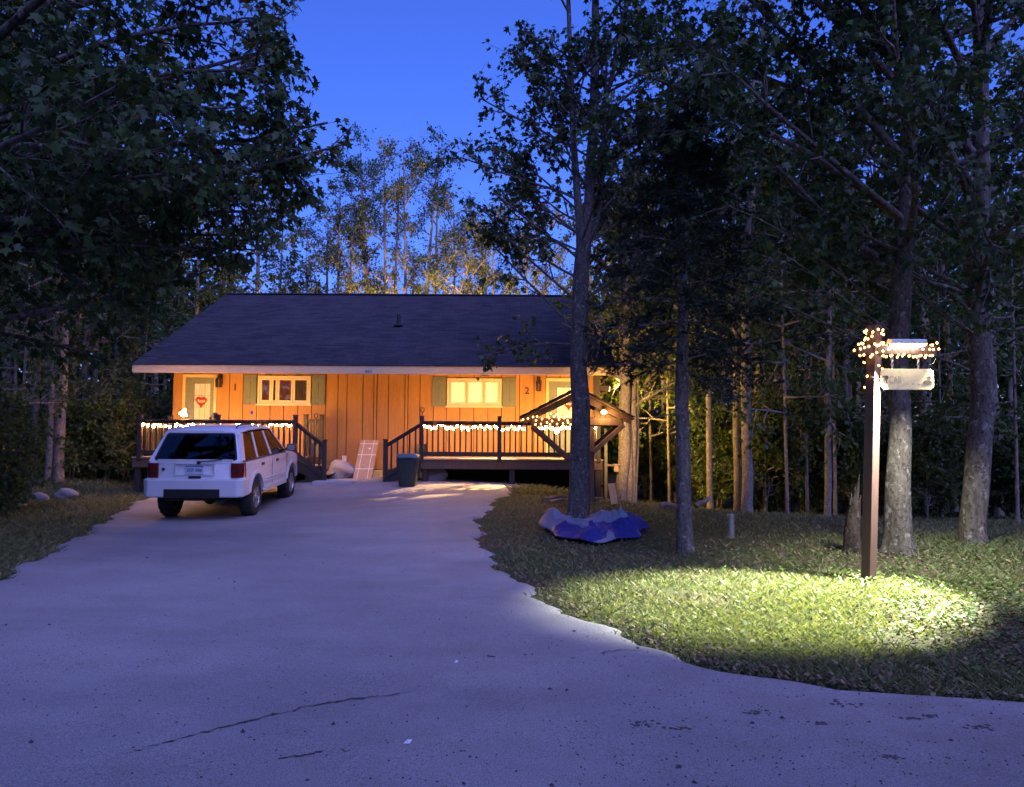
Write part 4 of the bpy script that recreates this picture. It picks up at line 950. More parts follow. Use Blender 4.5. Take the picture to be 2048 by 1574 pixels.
    for s in (-1, 1):
        for zz in (.70, .74):
            q = MB(); q.bar((s * .893, -2.19 + D, zz), (s * .889, -1.86 + D, zz), .012, .012); q.build('bumper_groove', M_clad, bp)
    bumper(2.28 + D, 1.86 + D, -1, 'front_bumper', .90)
    q = MB(); q.box(-.62, .62, 2.155 + D, 2.19 + D, .78, .95); q.build('grille', M_blk, car)
    for s in (-1, 1):
        q = MB(); q.cbox((s * .70, 2.11 + D, .87), (.24, .10, .17)); q.build('headlamp', M_glass, car, bevel=.01)
    # cladding along the doors, flares, handles, mirrors
    for s in (-1, 1):
        q = MB(); q.box(min(s * .86, s * .893), max(s * .86, s * .893), -.84 + D, .84 + D, .425, .53); q.build('sill_cladding', M_clad, car, bevel=.012)
        for zz in (.60, .655):
            q = MB(); q.box(min(s * .87, s * .888), max(s * .87, s * .888), -.80 + D, .80 + D, zz, zz + .035); q.build('door_moulding', M_clad, car, bevel=.005, seg=1)
        for cy_ in (1.345, -1.345):
            q = MB(); vs_ = []; k_ = 15
            for k in range(k_):
                a = R(14 + 152 * k / (k_ - 1)); 
                for r, x in ((.425, .86), (.43, .90), (.475, .895), (.50, .868)): vs_.append((s * x, cy_ + D + r * math.cos(a), .40 + r * math.sin(a)))
            q.add(vs_, [(4 * k + j, 4 * k + j + 1, 4 * k + 5 + j, 4 * k + 4 + j) for k in range(k_ - 1) for j in range(3)]); q.build('wheel_flare', M_clad, car, smooth=True)
        for y in (-.93, .12):
            q = MB(); q.cbox((s * .882, y + D, .985), (.02, .17, .05)); q.build('door_handle', M_blk, car, bevel=.008)
        for y in (-.26, .93):
            q = MB(); q.bar((s * .8755, y + D, .44), (s * .8755, y + D, 1.07), .008, .004); q.build('door_seam', M_blk, car)
        q = MB(); q.bar((s * .84, .80 + D, 1.16), (s * .93, .82 + D, 1.19), .05, .05); q.cbox((s * 1.0, .82 + D, 1.205), (.21, .09, .155)); mr = q.build('wing_mirror', M_blk, car, bevel=.025)
        q = MB(); q.cbox((s * 1.0, .874 + D, 1.205), (.2, .04, .15)); q.build('mirror_shell', M_paint, mr, bevel=.02)
        q = MB(); q.cbox((s * 1.0, .772 + D, 1.205), (.16, .006, .11)); q.build('mirror_glass', M_alloy, mr)
    # wheels
    rw_ = .375
    q = MB(); q.lathe([(.22, -.12), (.30, -.128), (.35, -.115), (rw_, -.08), (rw_, .08), (.35, .115), (.30, .128), (.22, .12)], (0, 0, 0), 36, 'x', cap=False); 
    for k in range(36):
        a = 2 * math.pi * k / 36; c_, s_ = math.cos(a), math.sin(a); x_ = .055 if k % 2 else -.055
        q.bar((x_ - .05, rw_ * c_, rw_ * s_), (x_ + .05, rw_ * c_, rw_ * s_), .03, .014, up=(0, c_, s_))
    ME_t = q.mesh('tyre', M_tyre, smooth=True)
    q = MB(); q.lathe([(.225, -.10), (.205, -.10), (.20, -.03), (.19, .02), (.02, .03)], (0, 0, 0), 30, 'x', cap=False); 
    # outer face at +x
    q.lathe([(.23, .105), (.212, .118), (.205, .09), (.205, .02)], (0, 0, 0), 30, 'x', cap=False)
    for k in range(5):
        a = 2 * math.pi * k / 5
        for da in (-.16, .16): q.bar((.09, .06 * math.cos(a + da), .06 * math.sin(a + da)), (.085, .205 * math.cos(a + da * .8), .205 * math.sin(a + da * .8)), .03, .045, up=(1, 0, 0))
    q.lathe([(.075, .06), (.07, .105), (.035, .115), (.03, .118)], (0, 0, 0), 16, 'x'); ME_r = q.mesh('rim', M_alloy, smooth=True)
    for s in (-1, 1):
        for y in (0, 2.69):
            w_ = bpy.data.objects.new('wheel', ME_t); COL.objects.link(w_); w_.parent = car; w_.location = (s * .755, y, rw_ + .006); w_.rotation_euler = (y * .7 + s, 0, 0 if s > 0 else math.pi)
            r_ = bpy.data.objects.new('rim', ME_r); COL.objects.link(r_); r_.parent = w_
    # underside
    q = MB(); q.tube([(-.66, 0, .36), (.66, 0, .36)], .045, 8); q.lathe([(.04, -.1), (.13, -.06), (.13, .06), (.04, .1)], (.0, 0, .36), 12, 'y'); q.build('rear_axle', M_blk, car)
    q = MB(); q.box(-.72, .72, -1.85 + D, -.9 + D, .50, .56); q.cbox((-.2, -.45, .46), (.8, .5, .16)); q.box(-.45, .45, -.8 + D, 1.9 + D, .36, .45); q.build('underbody', M_blk, car)
    q = MB(); q.tube([(.45, .25, .40), (.48, -.5, .40), (.52, -.93, .38)], .03, 8); q.build('exhaust', M_blk, car)
build_car()

# ================================================================== WOODEN KIOSK
M_kiosk = pm('rough_brown_timber', (0.15, 0.088, 0.052), (0.10, 0.058, 0.034), 3, 0.8, (5, 5, 1), 0.3, 0.008)
M_kroof = pm('dark_cedar_roof', (0.05, 0.04, 0.034), (0.032, 0.026, 0.022), 5, 0.9, bmp=.4)
def build_kiosk():
    Y = 15.5; c = P(1176, 1000, Y); zb = H(c[0], Y); xm = P(1155, 800, Y)[0]
    zl = P(1042, 838, Y)[2]; zt = P(1155, 779, Y)[2]; xl_, xr_ = P(1040, 838, Y)[0], P(1268, 838, Y)[0]; xp = P(1179, 900, Y)[0]
    k = thing('kiosk', 'brown timber kiosk with small gabled roof on a braced post', 'kiosk', (xp, Y + .5, zb)); Dp = 1.1
    q = MB(); q.box(xp - .10, xp + .10, Y + .02, Y + .22, zb - .3, zl - .02); q.build('post', M_kiosk, k, bevel=.01)
    q = MB(); q.box(xp - .10, xp + .10, Y + Dp - .22, Y + Dp - .02, zb - .3, zl - .02); q.build('post', M_kiosk, k, bevel=.01)
    zbm = P(1155, 845, Y)[2]; bl, br = P(1062, 845, Y)[0], P(1246, 845, Y)[0]
    for yy_ in (Y, Y + Dp - .08):
        q = MB(); q.box(bl, br, yy_, yy_ + .08, zbm - .055, zbm + .085); q.build('cross_beam', M_kiosk, k, bevel=.008)
        for s, px0, py0, px1, py1 in ((-1, 1066, 852, 1150, 930), (1, 1248, 850, 1186, 905)):
            a = P(px0, py0, Y); b = P(px1, py1, Y); q = MB(); q.bar((a[0], yy_ + .04, a[2]), (xp + s * -.0 + (b[0] - xp) * .9, yy_ + .04, b[2]), .09, .105, up=(0, 1, 0)); q.build('brace', M_kiosk, k, bevel=.006)
        for xe in (xl_ + .06, xr_ - .06):
            q = MB(); ze = zl + .0; q.bar((xe, yy_ + .035, ze - .02), (xm, yy_ + .035, zt - .075), .07, .12, up=(0, 1, 0)) if False else q.prism([(xe, ze - .10), (xe, ze + .02), (xm, zt - .03), (xm, zt - .17)] if xe < xm else [(xm, zt - .17), (xm, zt - .03), (xe, ze + .02), (xe, ze - .10)], 'y', yy_, yy_ + .06); q.build('rafter', M_kiosk, k)
    # gable infill to the right of the beam (boards)
    for kk in range(5):
        x0 = xp + .12 + kk * (br - xp - .12) / 5; x1 = x0 + (br - xp - .12) / 5 - .008; zz = lambda x: zt - .16 - (zt - zl) * (x - xm) / (xr_ - xm)
        q = MB(); q.prism([(x0, zbm + .087), (x1, zbm + .087), (x1, max(zz(x1), zbm + .095)), (x0, max(zz(x0), zbm + .095))], 'y', Y + .09, Y + .11); q.build('gable_board', M_kiosk, k)
    for xe, s in ((xl_, -1), (xr_, 1)):
        n = 6
        for kk in range(n):
            t0, t1 = kk / n, (kk + 1) / n + .03; xa = xe + (xm - xe) * t0; xb = xe + (xm - xe) * min(t1, 1); za = zl + (zt - zl) * t0 + .02; zb_ = zl + (zt - zl) * min(t1, 1) + .02
            q = MB(); o_ = [(xa, za + .026), (xb, zb_ + .004), (xb, zb_ + .022), (xa, za + .046)]; q.prism(o_ if s < 0 else o_[::-1], 'y', Y - .13, Y + Dp + .13); q.build('roof_board', M_kroof, k)
        q = MB(); o_ = [(xe, zl + .02), (xm, zt + .02), (xm, zt + .002), (xe, zl + .0)]; q.prism(o_, 'y', Y - .1, Y + Dp + .1); q.build('roof_deck', M_kiosk, k)
    # bulb lamp on the beam
    c = P(1208, 826, Y - .08); q = MB(); q.lathe([(.035, -.02), (.055, 0), (.06, .03), (.03, .055)], tuple(c), 12); lp = q.build('glowing_bulb', emit('kiosk_bulb', (1, .6, .2), 30), k, smooth=True)
    q = MB(); q.bar((c[0], Y - .08, c[2] + .07), (c[0], Y + .08, c[2] + .07), .06, .03); q.build('bulb_holder', M_iron, lp)
    warm((c[0], Y - .17, c[2] - .02), 26, (1, .55, .18), .04, lp)
    fx, fy, fz = c[0] + .28, Y + Dp + .06, zbm + .02; q = MB(); q.box(fx - .06, fx + .06, fy - .06, fy + .03, fz - .05, fz + .05); fl = q.build('tree_flood_lamp', M_iron, k)
    warm((fx + .03, fy + .10, fz), 700, (1, .56, .15), .04, fl, spot=R(118), aim=(4.3, 19.6, 2.5), blend=.6)  # flood added behind the gable boards to light the trunks beyond
    # net of small bulbs over the left half
    rg = random.Random(5); pts = []; bl_ = []
    spots = [(1046, 839), (1056, 837), (1066, 834), (1074, 833), (1084, 838), (1072, 841), (1098, 836), (1108, 833), (1119, 833), (1128, 836), (1118, 839), (1104, 842), (1094, 845), (1082, 848), (1071, 849), (1100, 849), (1114, 848), (1126, 847), (1135, 841), (1137, 833), (1136, 845), (1141, 849), (1131, 832), (1102, 827), (1113, 829)]
    for a, b in spots:
        p = P(a, b, Y - .03); pts.append(tuple(p)); bl_.append((p[0], p[1] - .012, p[2]))
    lights('small warm bulbs netted over the kiosk beam', pts, bl_, ico(.017, M_bulb2), .003)
build_kiosk()

# ================================================================== SIGN POST WITH HANGING SIGN
M_post = pm('brown_painted_post', (0.085, 0.043, 0.036), (0.065, 0.033, 0.027), 3, 0.6, (4, 4, .5), .12, .003)
M_sign = pm('cream_sign_board', (0.75, 0.62, 0.30), (0.70, 0.56, 0.26), 4, 0.6, bmp=.05); M_signtx = pm('brown_sign_paint', (0.10, 0.06, 0.035), (0.08, 0.05, 0.03), 9, .7); M_faint = pm('glare_washed_paint', (0.50, 0.40, 0.20), (0.46, 0.36, 0.18), 9, .7)  # faint paint colour carries the lamp's glare washing out the lettering
M_chain = pm('galvanised', (0.6, 0.6, 0.6), (0.5, 0.5, 0.5), 20, .35, metallic=.9, bmp=0)
M_fix = pm('white_lamp_housing', (0.78, 0.78, 0.76), (0.7, 0.7, 0.69), 6, .4)
def build_sign():
    Y = 8.6; b = G(1735, 1160); Y = b[1]; top = P(1749, 650, Y); bz_ = H(b[0], Y)
    sp = thing('sign_post', 'tall brown square wooden post with a side arm and sign lamp', 'sign post', (b[0], Y, bz_))
    # post turned about 35 degrees so that two faces show, leaning a touch
    def ring(c, z, h, ang): return [(c[0] + h * math.sqrt(2) * math.cos(ang + R(45 + 90 * k)), Y + h * math.sqrt(2) * math.sin(ang + R(45 + 90 * k)), z) for k in range(4)]
    an = R(28); q = MB(); h = .058; r0 = ring(b, bz_ - .3, h, an); r1 = ring(top, top[2], h, an)
    q.add(r0 + r1, [(3, 2, 1, 0), (4, 5, 6, 7)] + [(k, (k + 1) % 4, 4 + (k + 1) % 4, 4 + k) for k in range(4)]); q.build('post', M_post, sp, bevel=.008)
    za = P(1790, 701, Y)[2]; xa0, xa1 = P(1712, 700, Y)[0], P(1868, 700, Y)[0]; ya = Y - .02
    q = MB(); q.box(xa0, xa1, ya - .045, ya + .045, za - .05, za + .05); q.build('arm', M_post, sp, bevel=.008)
    # lamp housing above and in front of the arm
    f0, f1 = P(1768, 690, Y)[0], P(1836, 690, Y)[0]; zf = za + .085
    q = MB(); q.prism([(ya - .17, zf - .03), (ya - .18, zf + .015), (ya - .06, zf + .035), (ya - .03, zf - .02)], 'x', f0, f1); lamp = q.build('sign_lamp', M_fix, sp, bevel=.006)
    q = MB(); q.box(f0 + .02, f1 - .02, ya - .165, ya - .07, zf - .052, zf - .034); q.build('tube', emit('lamp_tube', (1, .97, .85), 42), lamp)
    lc = (f0 + .06, ya - .20, zf - .08)
    l = bpy.data.lights.new('sign_lamp_light', 'SPOT'); l.energy = 6500; l.color = (.98, 1.0, .80); l.spot_size = R(68); l.spot_blend = .5; l.shadow_soft_size = .035
    o = bpy.data.objects.new('sign_lamp_light', l); COL.objects.link(o); o.parent = sp; o.location = np.array(lc) - origin(sp)
    o.rotation_euler = (Vector((3.0, 7.9, 0)) - Vector(lc)).to_track_quat('-Z', 'Y').to_euler()
    l2 = bpy.data.lights.new('sign_extra_spot', 'SPOT'); l2.energy = 800; l2.color = (1.0, .97, .82); l2.spot_size = R(112); l2.spot_blend = .6; l2.shadow_soft_size = .05  # extra spot added past the arm's end to widen the sign lamp's light
    o = bpy.data.objects.new('sign_extra_spot', l2); COL.objects.link(o); o.parent = sp; lc2 = (xa1 + .07, ya - .02, za - .07); o.location = np.array(lc2) - origin(sp); o.rotation_euler = (Vector((5.2, 9.2, 0)) - Vector(lc2)).to_track_quat('-Z', 'Y').to_euler()
    # hanging sign: own thing
    x0, x1 = P(1757, 760, Y)[0], P(1863, 760, Y)[0]; z0, z1 = P(1810, 780, Y)[2], P(1810, 738.5, Y)[2]; ys = ya - .015; c = .035
    sg = thing('hanging_sign', 'cream sign board with animal silhouettes hanging from the post arm', 'sign', ((x0 + x1) / 2, ys, z0))
    out = [(x0 + c, z0), (x1 - c, z0), (x1, z0 + c), (x1, z1 - c * .8), (x1 - c, z1), (x0 + c, z1), (x0, z1 - c), (x0, z0 + c)]
    q = MB(); q.prism(out, 'y', ys - .012, ys + .012); q.build('board', M_sign, sg, bevel=.003, seg=1)
    for px in (1781, 1833):
        xx = P(px, 725, Y)[0]; q = MB(); nl = 5; zA = za - .05; zB = z1
        for kk in range(nl):
            zc = zA + (zB - zA) * (kk + .5) / nl; r = abs(zA - zB) / nl * .62; pts = []
            for j in range(9):
                a = 2 * math.pi * j / 8; pts.append((xx + (r * .6 * math.cos(a) if kk % 2 else 0), ys + (0 if kk % 2 else r * .6 * math.cos(a)), zc + r * math.sin(a)))
            q.tube(pts, .005, 5)
        q.build('chain', M_chain, sg)
    W_ = x1 - x0; hh = z1 - z0
    def U(u, v_): return (x0 + u * W_, z0 + v_ * hh)
    def flat(pts, name, mat=M_signtx, par=sg):
        q = MB(); q.prism([U(*p) for p in pts], 'y', ys - .0155, ys - .0125); return q.build(name, mat, par)
    flat([(.03, .30), (.045, .30), (.055, .42), (.07, .30), (.085, .30), (.09, .42), (.115, .30), (.125, .36), (.115, .46), (.155, .56), (.14, .66), (.12, .68), (.035, .66), (.025, .52)], 'bear_silhouette')
    flat([(.79, .36), (.83, .30), (.90, .30), (.95, .36), (.98, .33), (.955, .42), (.925, .44), (.945, .52), (.95, .6), (.93, .67), (.90, .66), (.87, .61), (.905, .61), (.925, .56), (.915, .48), (.89, .46), (.84, .45)], 'duck_silhouette')
    tx = inst('lettering', text_mesh('CAB', hh * .48, M_faint, .001, .001), sg, (U(.275, .5)[0], ys - .014, U(0, .47)[1]), (R(90), 0, 0)); tx.scale = (.62, 1, 1)
    for u in (.5, .61, .73):
        flat([(u - .018, .26), (u + .018, .26), (u + .018, .30), (u - .006, .29), (u - .018, .33)], 'glare_washed_letter_foot', M_faint)
    # fairy lights wound round post head and arm
    rg = random.Random(12); pts = []; bl_ = []
    for k in range(240):
        t = k / 239
        if t < .22: f = t / .22; x = xa0 + (xa1 - xa0) * (f * .32); a = f * 40; p = (x, ya + .075 * math.cos(a), za + .075 * math.sin(a)); d = .012
        elif t < .36: f = (t - .22) / .14; a = f * 24; zz = za + .08 + .14 * math.sin(f * math.pi); xc = b[0] + (top[0] - b[0]) * (zz - bz_) / (top[2] - bz_); p = (xc + .1 * math.cos(a), Y + .1 * math.sin(a), zz); d = .012
        elif t < .84: f = (t - .36) / .48; x = xa0 + (xa1 - xa0) * (.3 + .7 * f); a = f * 60; p = (x, ya + .07 * math.cos(a) - .02, za + .075 * math.sin(a)); d = .012
        else: f = (t - .84) / .16; a = f * 16; zz = za - .07 - .36 * f; xc = b[0] + (top[0] - b[0]) * (zz - bz_) / (top[2] - bz_); p = (xc + .095 * math.cos(a), Y + .095 * math.sin(a), zz); d = 0
        pts.append(p)
        if k % 2 == 0 and not (t > .84 and k % 4): bl_.append((p[0] + rg.uniform(-.02, .02), p[1] - .012, p[2] + rg.uniform(-.015, .015)))
    lights('fairy lights wound round the sign post head and arm', pts, bl_, ico(.0125, M_bulb2), .0025)
    q = MB(); e0 = np.array((xa1, ya, za - .05)); q.tube([tuple(e0), tuple(e0 + (.0, 0, -.05)), tuple(e0 + (-.02, 0, -.09)), tuple(e0 + (-.06, 0, -.115))], .003, 4); q.build('cable_tail', M_wire, sp)
build_sign()

# ================================================================== TARP, PIPE, STICKS, ODDS AND ENDS
M_tarpS = pm('silver_blue_tarp', (0.23, 0.26, 0.37), (0.17, 0.20, 0.31), 14, 0.36, bmp=.8, bdist=.03, spec=.6)
M_tarpB = pm('deep_blue_tarp', (0.02, 0.025, 0.26), (0.015, 0.018, 0.18), 14, 0.4, bmp=.8, bdist=.03, spec=.6)
def build_tarp():
    C0 = G(1185, 1062); TR = G(1155, 1046); nx, ny = 170, 170; rx, ry = .92, 1.15
    rg = np.random.default_rng(7); seeds = rg.uniform(-1, 1, (80, 2)); hs = rg.uniform(0.05, 1, 80) ** 1.2
    u = np.linspace(-1.15, 1.15, nx); v_ = np.linspace(-1.15, 1.15, ny); U_, V_ = np.meshgrid(u, v_)
    # sharp creases: ridged folds running in many directions, warped so that none is straight
    hgt = np.zeros_like(U_); wu = U_ + .18 * np.sin(V_ * 3.7 + 1) + .07 * np.sin(V_ * 9 + U_ * 5); wv = V_ + .18 * np.sin(U_ * 3.1 + 2) + .07 * np.sin(U_ * 8 - V_ * 6)
    for k in range(11):
        an = rg.uniform(0, math.pi); fr = rg.uniform(1.6, 3.2) if k < 4 else rg.uniform(4, 9); am = .34 if k < 4 else .13
        hgt += am * (1 - np.abs(np.sin(fr * (wu * math.cos(an) + wv * math.sin(an)) + rg.uniform(0, 6)))) ** 1.5
    for k in range(7):
        an = rg.uniform(0, math.pi); fr = rg.uniform(11, 24); hgt += .05 * (1 - np.abs(np.sin(fr * (wu * math.cos(an) + wv * math.sin(an)) + 1.3 * np.sin(wv * 5 + k)))) ** 3
    hgt = np.clip(hgt, 0, None)
    rad = np.sqrt(U_ ** 2 + V_ ** 2); ang = np.arctan2(V_, U_); lim = .92 + .10 * np.sin(3 * ang + .5) + .07 * np.sin(7 * ang)
    env = np.clip((lim - rad) / .30, 0, 1) ** .7
    X = C0[0] + U_ * rx + .03 * np.sin(V_ * 9); Y = C0[1] + V_ * ry + .03 * np.sin(U_ * 8); Z = H(X, Y) + .015 + (.33 * hgt * env) + .03 * env
    tr = np.hypot(X - TR[0], Y - TR[1]); Zg = H(X, Y) + .015; front = np.exp(-(((X - TR[0]) / .42) ** 2 + ((Y - TR[1] + .25) / .55) ** 2)); Z = Zg + (Z - Zg) * (1 - .82 * front)
    ok = (rad < lim) & (tr > .24)
    idx = np.arange(nx * ny).reshape(ny, nx); a = idx[:-1, :-1]; f = ok[:-1, :-1] & ok[1:, 1:] & ok[:-1, 1:] & ok[1:, :-1]
    q = np.stack([a, a + 1, a + 1 + nx, a + nx], -1)[f]
    fl = (np.sin(wu * 3.1 + 1.2) + np.sin(wv * 4.0 - wu * 2.2 + .6) + .5 * np.sin(wu * 7 + wv * 6) + .35 * np.sin(wu * 17 - wv * 9))[:-1, :-1]; bl = ((fl < -.55) | ((V_[:-1, :-1] < -.30) & (fl < .45)))[f]
    t_ = thing('tarp', 'crumpled blue and silver tarpaulin heaped round the tree trunk base', 'tarpaulin', (C0[0], C0[1], float(C0[2])))
    V3 = np.stack([X, Y, Z], -1).reshape(-1, 3) - origin(t_)
    for sel, mt, nm in ((~bl, M_tarpS, 'silver_side'), (bl, M_tarpB, 'blue_side')):
        qq = q[sel]; used, inv = np.unique(qq, return_inverse=True)
        me = np_mesh(nm, V3[used], inv.reshape(-1), np.full(len(qq), 4), mt, smooth=True)
        o = link(nm, me, t_); md = o.modifiers.new('thick', 'SOLIDIFY'); md.thickness = .004
build_tarp()
M_bark = None
# grey well pipe
c = G(1462, 1072); q = MB(); M_pipe = pm('grey_painted_pipe', (0.20, 0.21, 0.22), (0.15, 0.155, 0.16), 6, .5)
t_ = thing('well_pipe', 'short grey capped pipe standing on the lawn', 'pipe', tuple(c)); q.lathe([(.052, -.1), (.052, .30)], tuple(c), 16); q.build('pipe', M_pipe, t_, smooth=True)
q = MB(); q.lathe([(.06, .285), (.062, .33), (.05, .345), (.02, .348)], tuple(c), 16); q.build('cap', M_chain, t_, smooth=True)
# sticks by the trunk
M_stick = pm('grey_dead_wood', (0.26, 0.20, 0.15), (0.17, 0.12, 0.085), 5, .9, bmp=.4)
rg = random.Random(2)
for k, (a, b, lab) in enumerate((((1085, 1001), (1150, 996), 'long grey stick lying behind the tarpaulin, left of the trunk'), ((1100, 1008), (1150, 1000), 'short forked stick lying behind the tarpaulin, left of the trunk'), ((1172, 1000), (1212, 1003), 'pale dead branch lying behind the tarpaulin, right of the trunk'))):
    A = G(*a); B = G(*b); q = MB(); pts = [A + (B - A) * t + np.array((0, rg.uniform(-.03, .03), .035 + .02 * rg.random())) for t in np.linspace(0, 1, 6)]; q.tube(pts, [.03, .028, .03, .024, .02, .012], 6); q.tube([pts[2], pts[3] + np.array((.05, -.18, .05)), pts[3] + np.array((.12, -.34, .02))], [.016, .012, .006], 5)
    tag(q.build('stick', M_stick, None, smooth=True), lab, 'stick')
for k, (a, b, lab) in enumerate((((1320, 1016), (1372, 1022), 'fallen dead log lying at the edge of the woods'), ((1392, 1018), (1420, 1000), 'broken branch propped up at the edge of the woods'))):
    A = G(*a); B = P(b[0], b[1], A[1] + .2); B[2] = max(B[2], H(B[0], B[1]) + .03); q = MB(); q.tube([A + (B - A) * t + np.array((0, 0, .05 + .02 * math.sin(t * 7))) for t in np.linspace(0, 1, 7)], [.06, .055, .055, .05, .045, .04, .03], 7); tag(q.build('fallen_log', M_stick, None, smooth=True), lab, 'log')
# leaning plank, nest box, red low box behind the kiosk, downspout
M_lum = pm('pale_lumber', (0.50, 0.34, 0.19), (0.42, 0.28, 0.15), 3, .7, (5, 5, .6))
c = G(1229, 1006); q = MB(); q.bar((c[0], c[1], c[2] - .02), (c[0] - .05, c[1] + .12, c[2] + .38), .14, .03, up=(0, 1, 0)); tag(q.build('plank', M_lum), 'short pale plank leaning on the lit tree trunk', 'plank')
M_boxred = pm('dark_red_wood', (0.16, 0.03, 0.022), (0.11, 0.022, 0.016), 4, .7)
c = P(1212, 995, 20.5); zg = H(c[0], 20.5); t_ = thing('red_bench', 'low dark red wooden bench with a rail behind the kiosk', 'bench', (c[0], 20.5, zg))
for k in range(3):
    q = MB(); q.box(c[0] - .32, c[0] + .42, 20.35 + k * .11, 20.35 + k * .11 + .1, zg + .30, zg + .335); q.build('seat_slat', M_boxred, t_)
q = MB(); q.box(c[0] - .32, c[0] + .42, 20.66, 20.69, zg + .12, zg + .29); q.build('apron', M_boxred, t_)
for x in (c[0] - .3, c[0] + .36):
    q = MB(); q.box(x, x + .05, 20.37, 20.42, zg - .05, zg + .299); q.build('leg', M_boxred, t_); q = MB(); q.box(x, x + .05, 20.70, 20.75, zg - .05, zg + .86); q.build('leg', M_boxred, t_)
q = MB(); q.box(c[0] - .32, c[0] + .42, 20.66, 20.695, zg + .78, zg + .83); q.build('back_rail', M_lum, t_)
c = P(1196, 930, 19.75); q = MB(); x_ = xr1 + .10; q.box(x_, x_ + .075, 19.72, 19.79, H(x_, 19.75) - .02, ZD + .55); q.tube([(x_ + .04, 19.75, ZD + .55), (x_ + .04, 19.85, ZD + .75)], .035, 8); tag(q.build('downspout', M_pipe, None), 'pale upright drain pipe beside the deck corner', 'drain pipe')
# far lamp deep in the woods on the right
c = P(2046, 966, 34); zg = H(c[0], 34); t_ = thing('yard_lamp', 'distant white yard lamp shining among the dark trees', 'lamp', (c[0], 34, zg)); q = MB(); q.tube([(c[0], 34, zg - .1), (c[0], 34, c[2] - .08)], .04, 8); q.build('pole', M_iron, t_)
q = MB(); q.lathe([(.05, -.08), (.12, -.04), (.13, .05), (.05, .12)], tuple(c), 12); q.build('globe', emit('cold_globe', (.75, .85, 1.0), 20), t_, smooth=True)
# ================================================================== TREES
def mat_bark(name, c1, c2, c3, sc=1.0):
    m, t, o = nodes(name); b = N(t, 'ShaderNodeBsdfPrincipled'); b.inputs['Roughness'].default_value = 0.9; b.inputs['Specular IOR Level'].default_value = 0.2; t.links.new(b.outputs[0], o.inputs[0])
    v = coords(t, (1, 1, .3)); f = noise(t, v, 16 * sc, 6, .7); v2 = coords(t, (1, 1, .8)); f2 = noise(t, v2, 9 * sc, 5, .7); f3 = noise(t, v2, 26 * sc, 4, .65)
    c = ramp(t, f, [(.35, c1), (.62, c2)]); c = mixc(t, ramp(t, f2, [(.56, 0.0), (.64, .85)]), c, c3); c = mixc(t, ramp(t, f3, [(.5, 0.0), (.66, .8)]), c, tuple(q * .3 for q in c1))
    t.links.new(c, b.inputs['Base Color']); t.links.new(bump(t, mixc(t, .5, f, f3), .9, .03), b.inputs['Normal']); return m
M_barkA = mat_bark('maple_bark', (0.05, 0.042, 0.036), (0.12, 0.105, 0.09), (0.24, 0.235, 0.21))
M_barkB = mat_bark('dark_spruce_bark', (0.07, 0.06, 0.055), (0.15, 0.135, 0.125), (0.30, 0.29, 0.28), 1.4)
M_barkC = mat_bark('pale_sapling_bark', (0.14, 0.12, 0.10), (0.26, 0.22, 0.18), (0.36, 0.34, 0.30), 1.6)
M_leafA = leafmat('maple_leaves', (0.022, 0.047, 0.015), (0.048, 0.085, 0.024), .25)
M_leafB = leafmat('wood_leaves', (0.035, 0.070, 0.018), (0.085, 0.130, 0.030), .4)
M_leafY = leafmat('young_leaves', (0.06, 0.10, 0.022), (0.12, 0.16, 0.035), .45)
M_needle = leafmat('spruce_needles', (0.008, 0.018, 0.010), (0.018, 0.034, 0.018), .1)
def nrm(a): return a / np.maximum(np.linalg.norm(a, axis=-1, keepdims=True), 1e-9)
def spawn(rng, paths, k, t0, t1, length, ang, up, m2=5, wob=.12, bias=None):
    """k children on each path: returns (n*k, m2, 3)"""
    n, m, _ = paths.shape; t = rng.uniform(t0, t1, (n, k)) * (m - 1); i = np.minimum(t.astype(int), m - 2); fr = (t - i)[..., None]
    ni = np.arange(n)[:, None]; a = paths[ni, i]; b = paths[ni, i + 1]; pos = a + (b - a) * fr; tg = nrm(b - a)
    rnd = rng.normal(size=(n, k, 3)); 
    if bias is not None: rnd = rnd + bias
    perp = nrm(rnd - tg * (rnd * tg).sum(-1, keepdims=True)); an = np.radians(rng.uniform(ang[0], ang[1], (n, k, 1)))
    d = tg * np.cos(an) + perp * np.sin(an)
    L = (length(rng, t / (m - 1)) if callable(length) else rng.uniform(length[0], length[1], (n, k)))[..., None] / (m2 - 1)
    out = np.empty((n, k, m2, 3)); out[:, :, 0] = pos; p = pos
    for j in range(1, m2):
        d = nrm(d + np.array([0, 0, up]) + rng.normal(0, wob, d.shape)); p = p + d * L; out[:, :, j] = p
    return out.reshape(n * k, m2, 3)
def btubes(paths, r0, r1, sides, rng):
    n, m, _ = paths.shape; tg = np.empty_like(paths); tg[:, 1:-1] = paths[:, 2:] - paths[:, :-2]; tg[:, 0] = paths[:, 1] - paths[:, 0]; tg[:, -1] = paths[:, -1] - paths[:, -2]; tg = nrm(tg)
    ref = nrm(np.cross(tg, nrm(rng.normal(size=(n, 1, 3))) + np.array([.01, .02, .03]))); bi = np.cross(tg, ref)
    r0 = np.broadcast_to(np.asarray(r0, float), (n,)); r1 = np.broadcast_to(np.asarray(r1, float), (n,)); s = np.linspace(0, 1, m); rad = r0[:, None] * (1 - s) + r1[:, None] * s
    a = 2 * np.pi * np.arange(sides) / sides
    v = paths[:, :, None] + rad[..., None, None] * (ref[:, :, None] * np.cos(a)[:, None] + bi[:, :, None] * np.sin(a)[:, None])
    idx = np.arange(n * m * sides).reshape(n, m, sides); A = idx[:, :-1]; B = idx[:, 1:]
    f = np.stack([A, np.roll(A, -1, 2), np.roll(B, -1, 2), B], -1).reshape(-1)
    return v.reshape(-1, 3), f
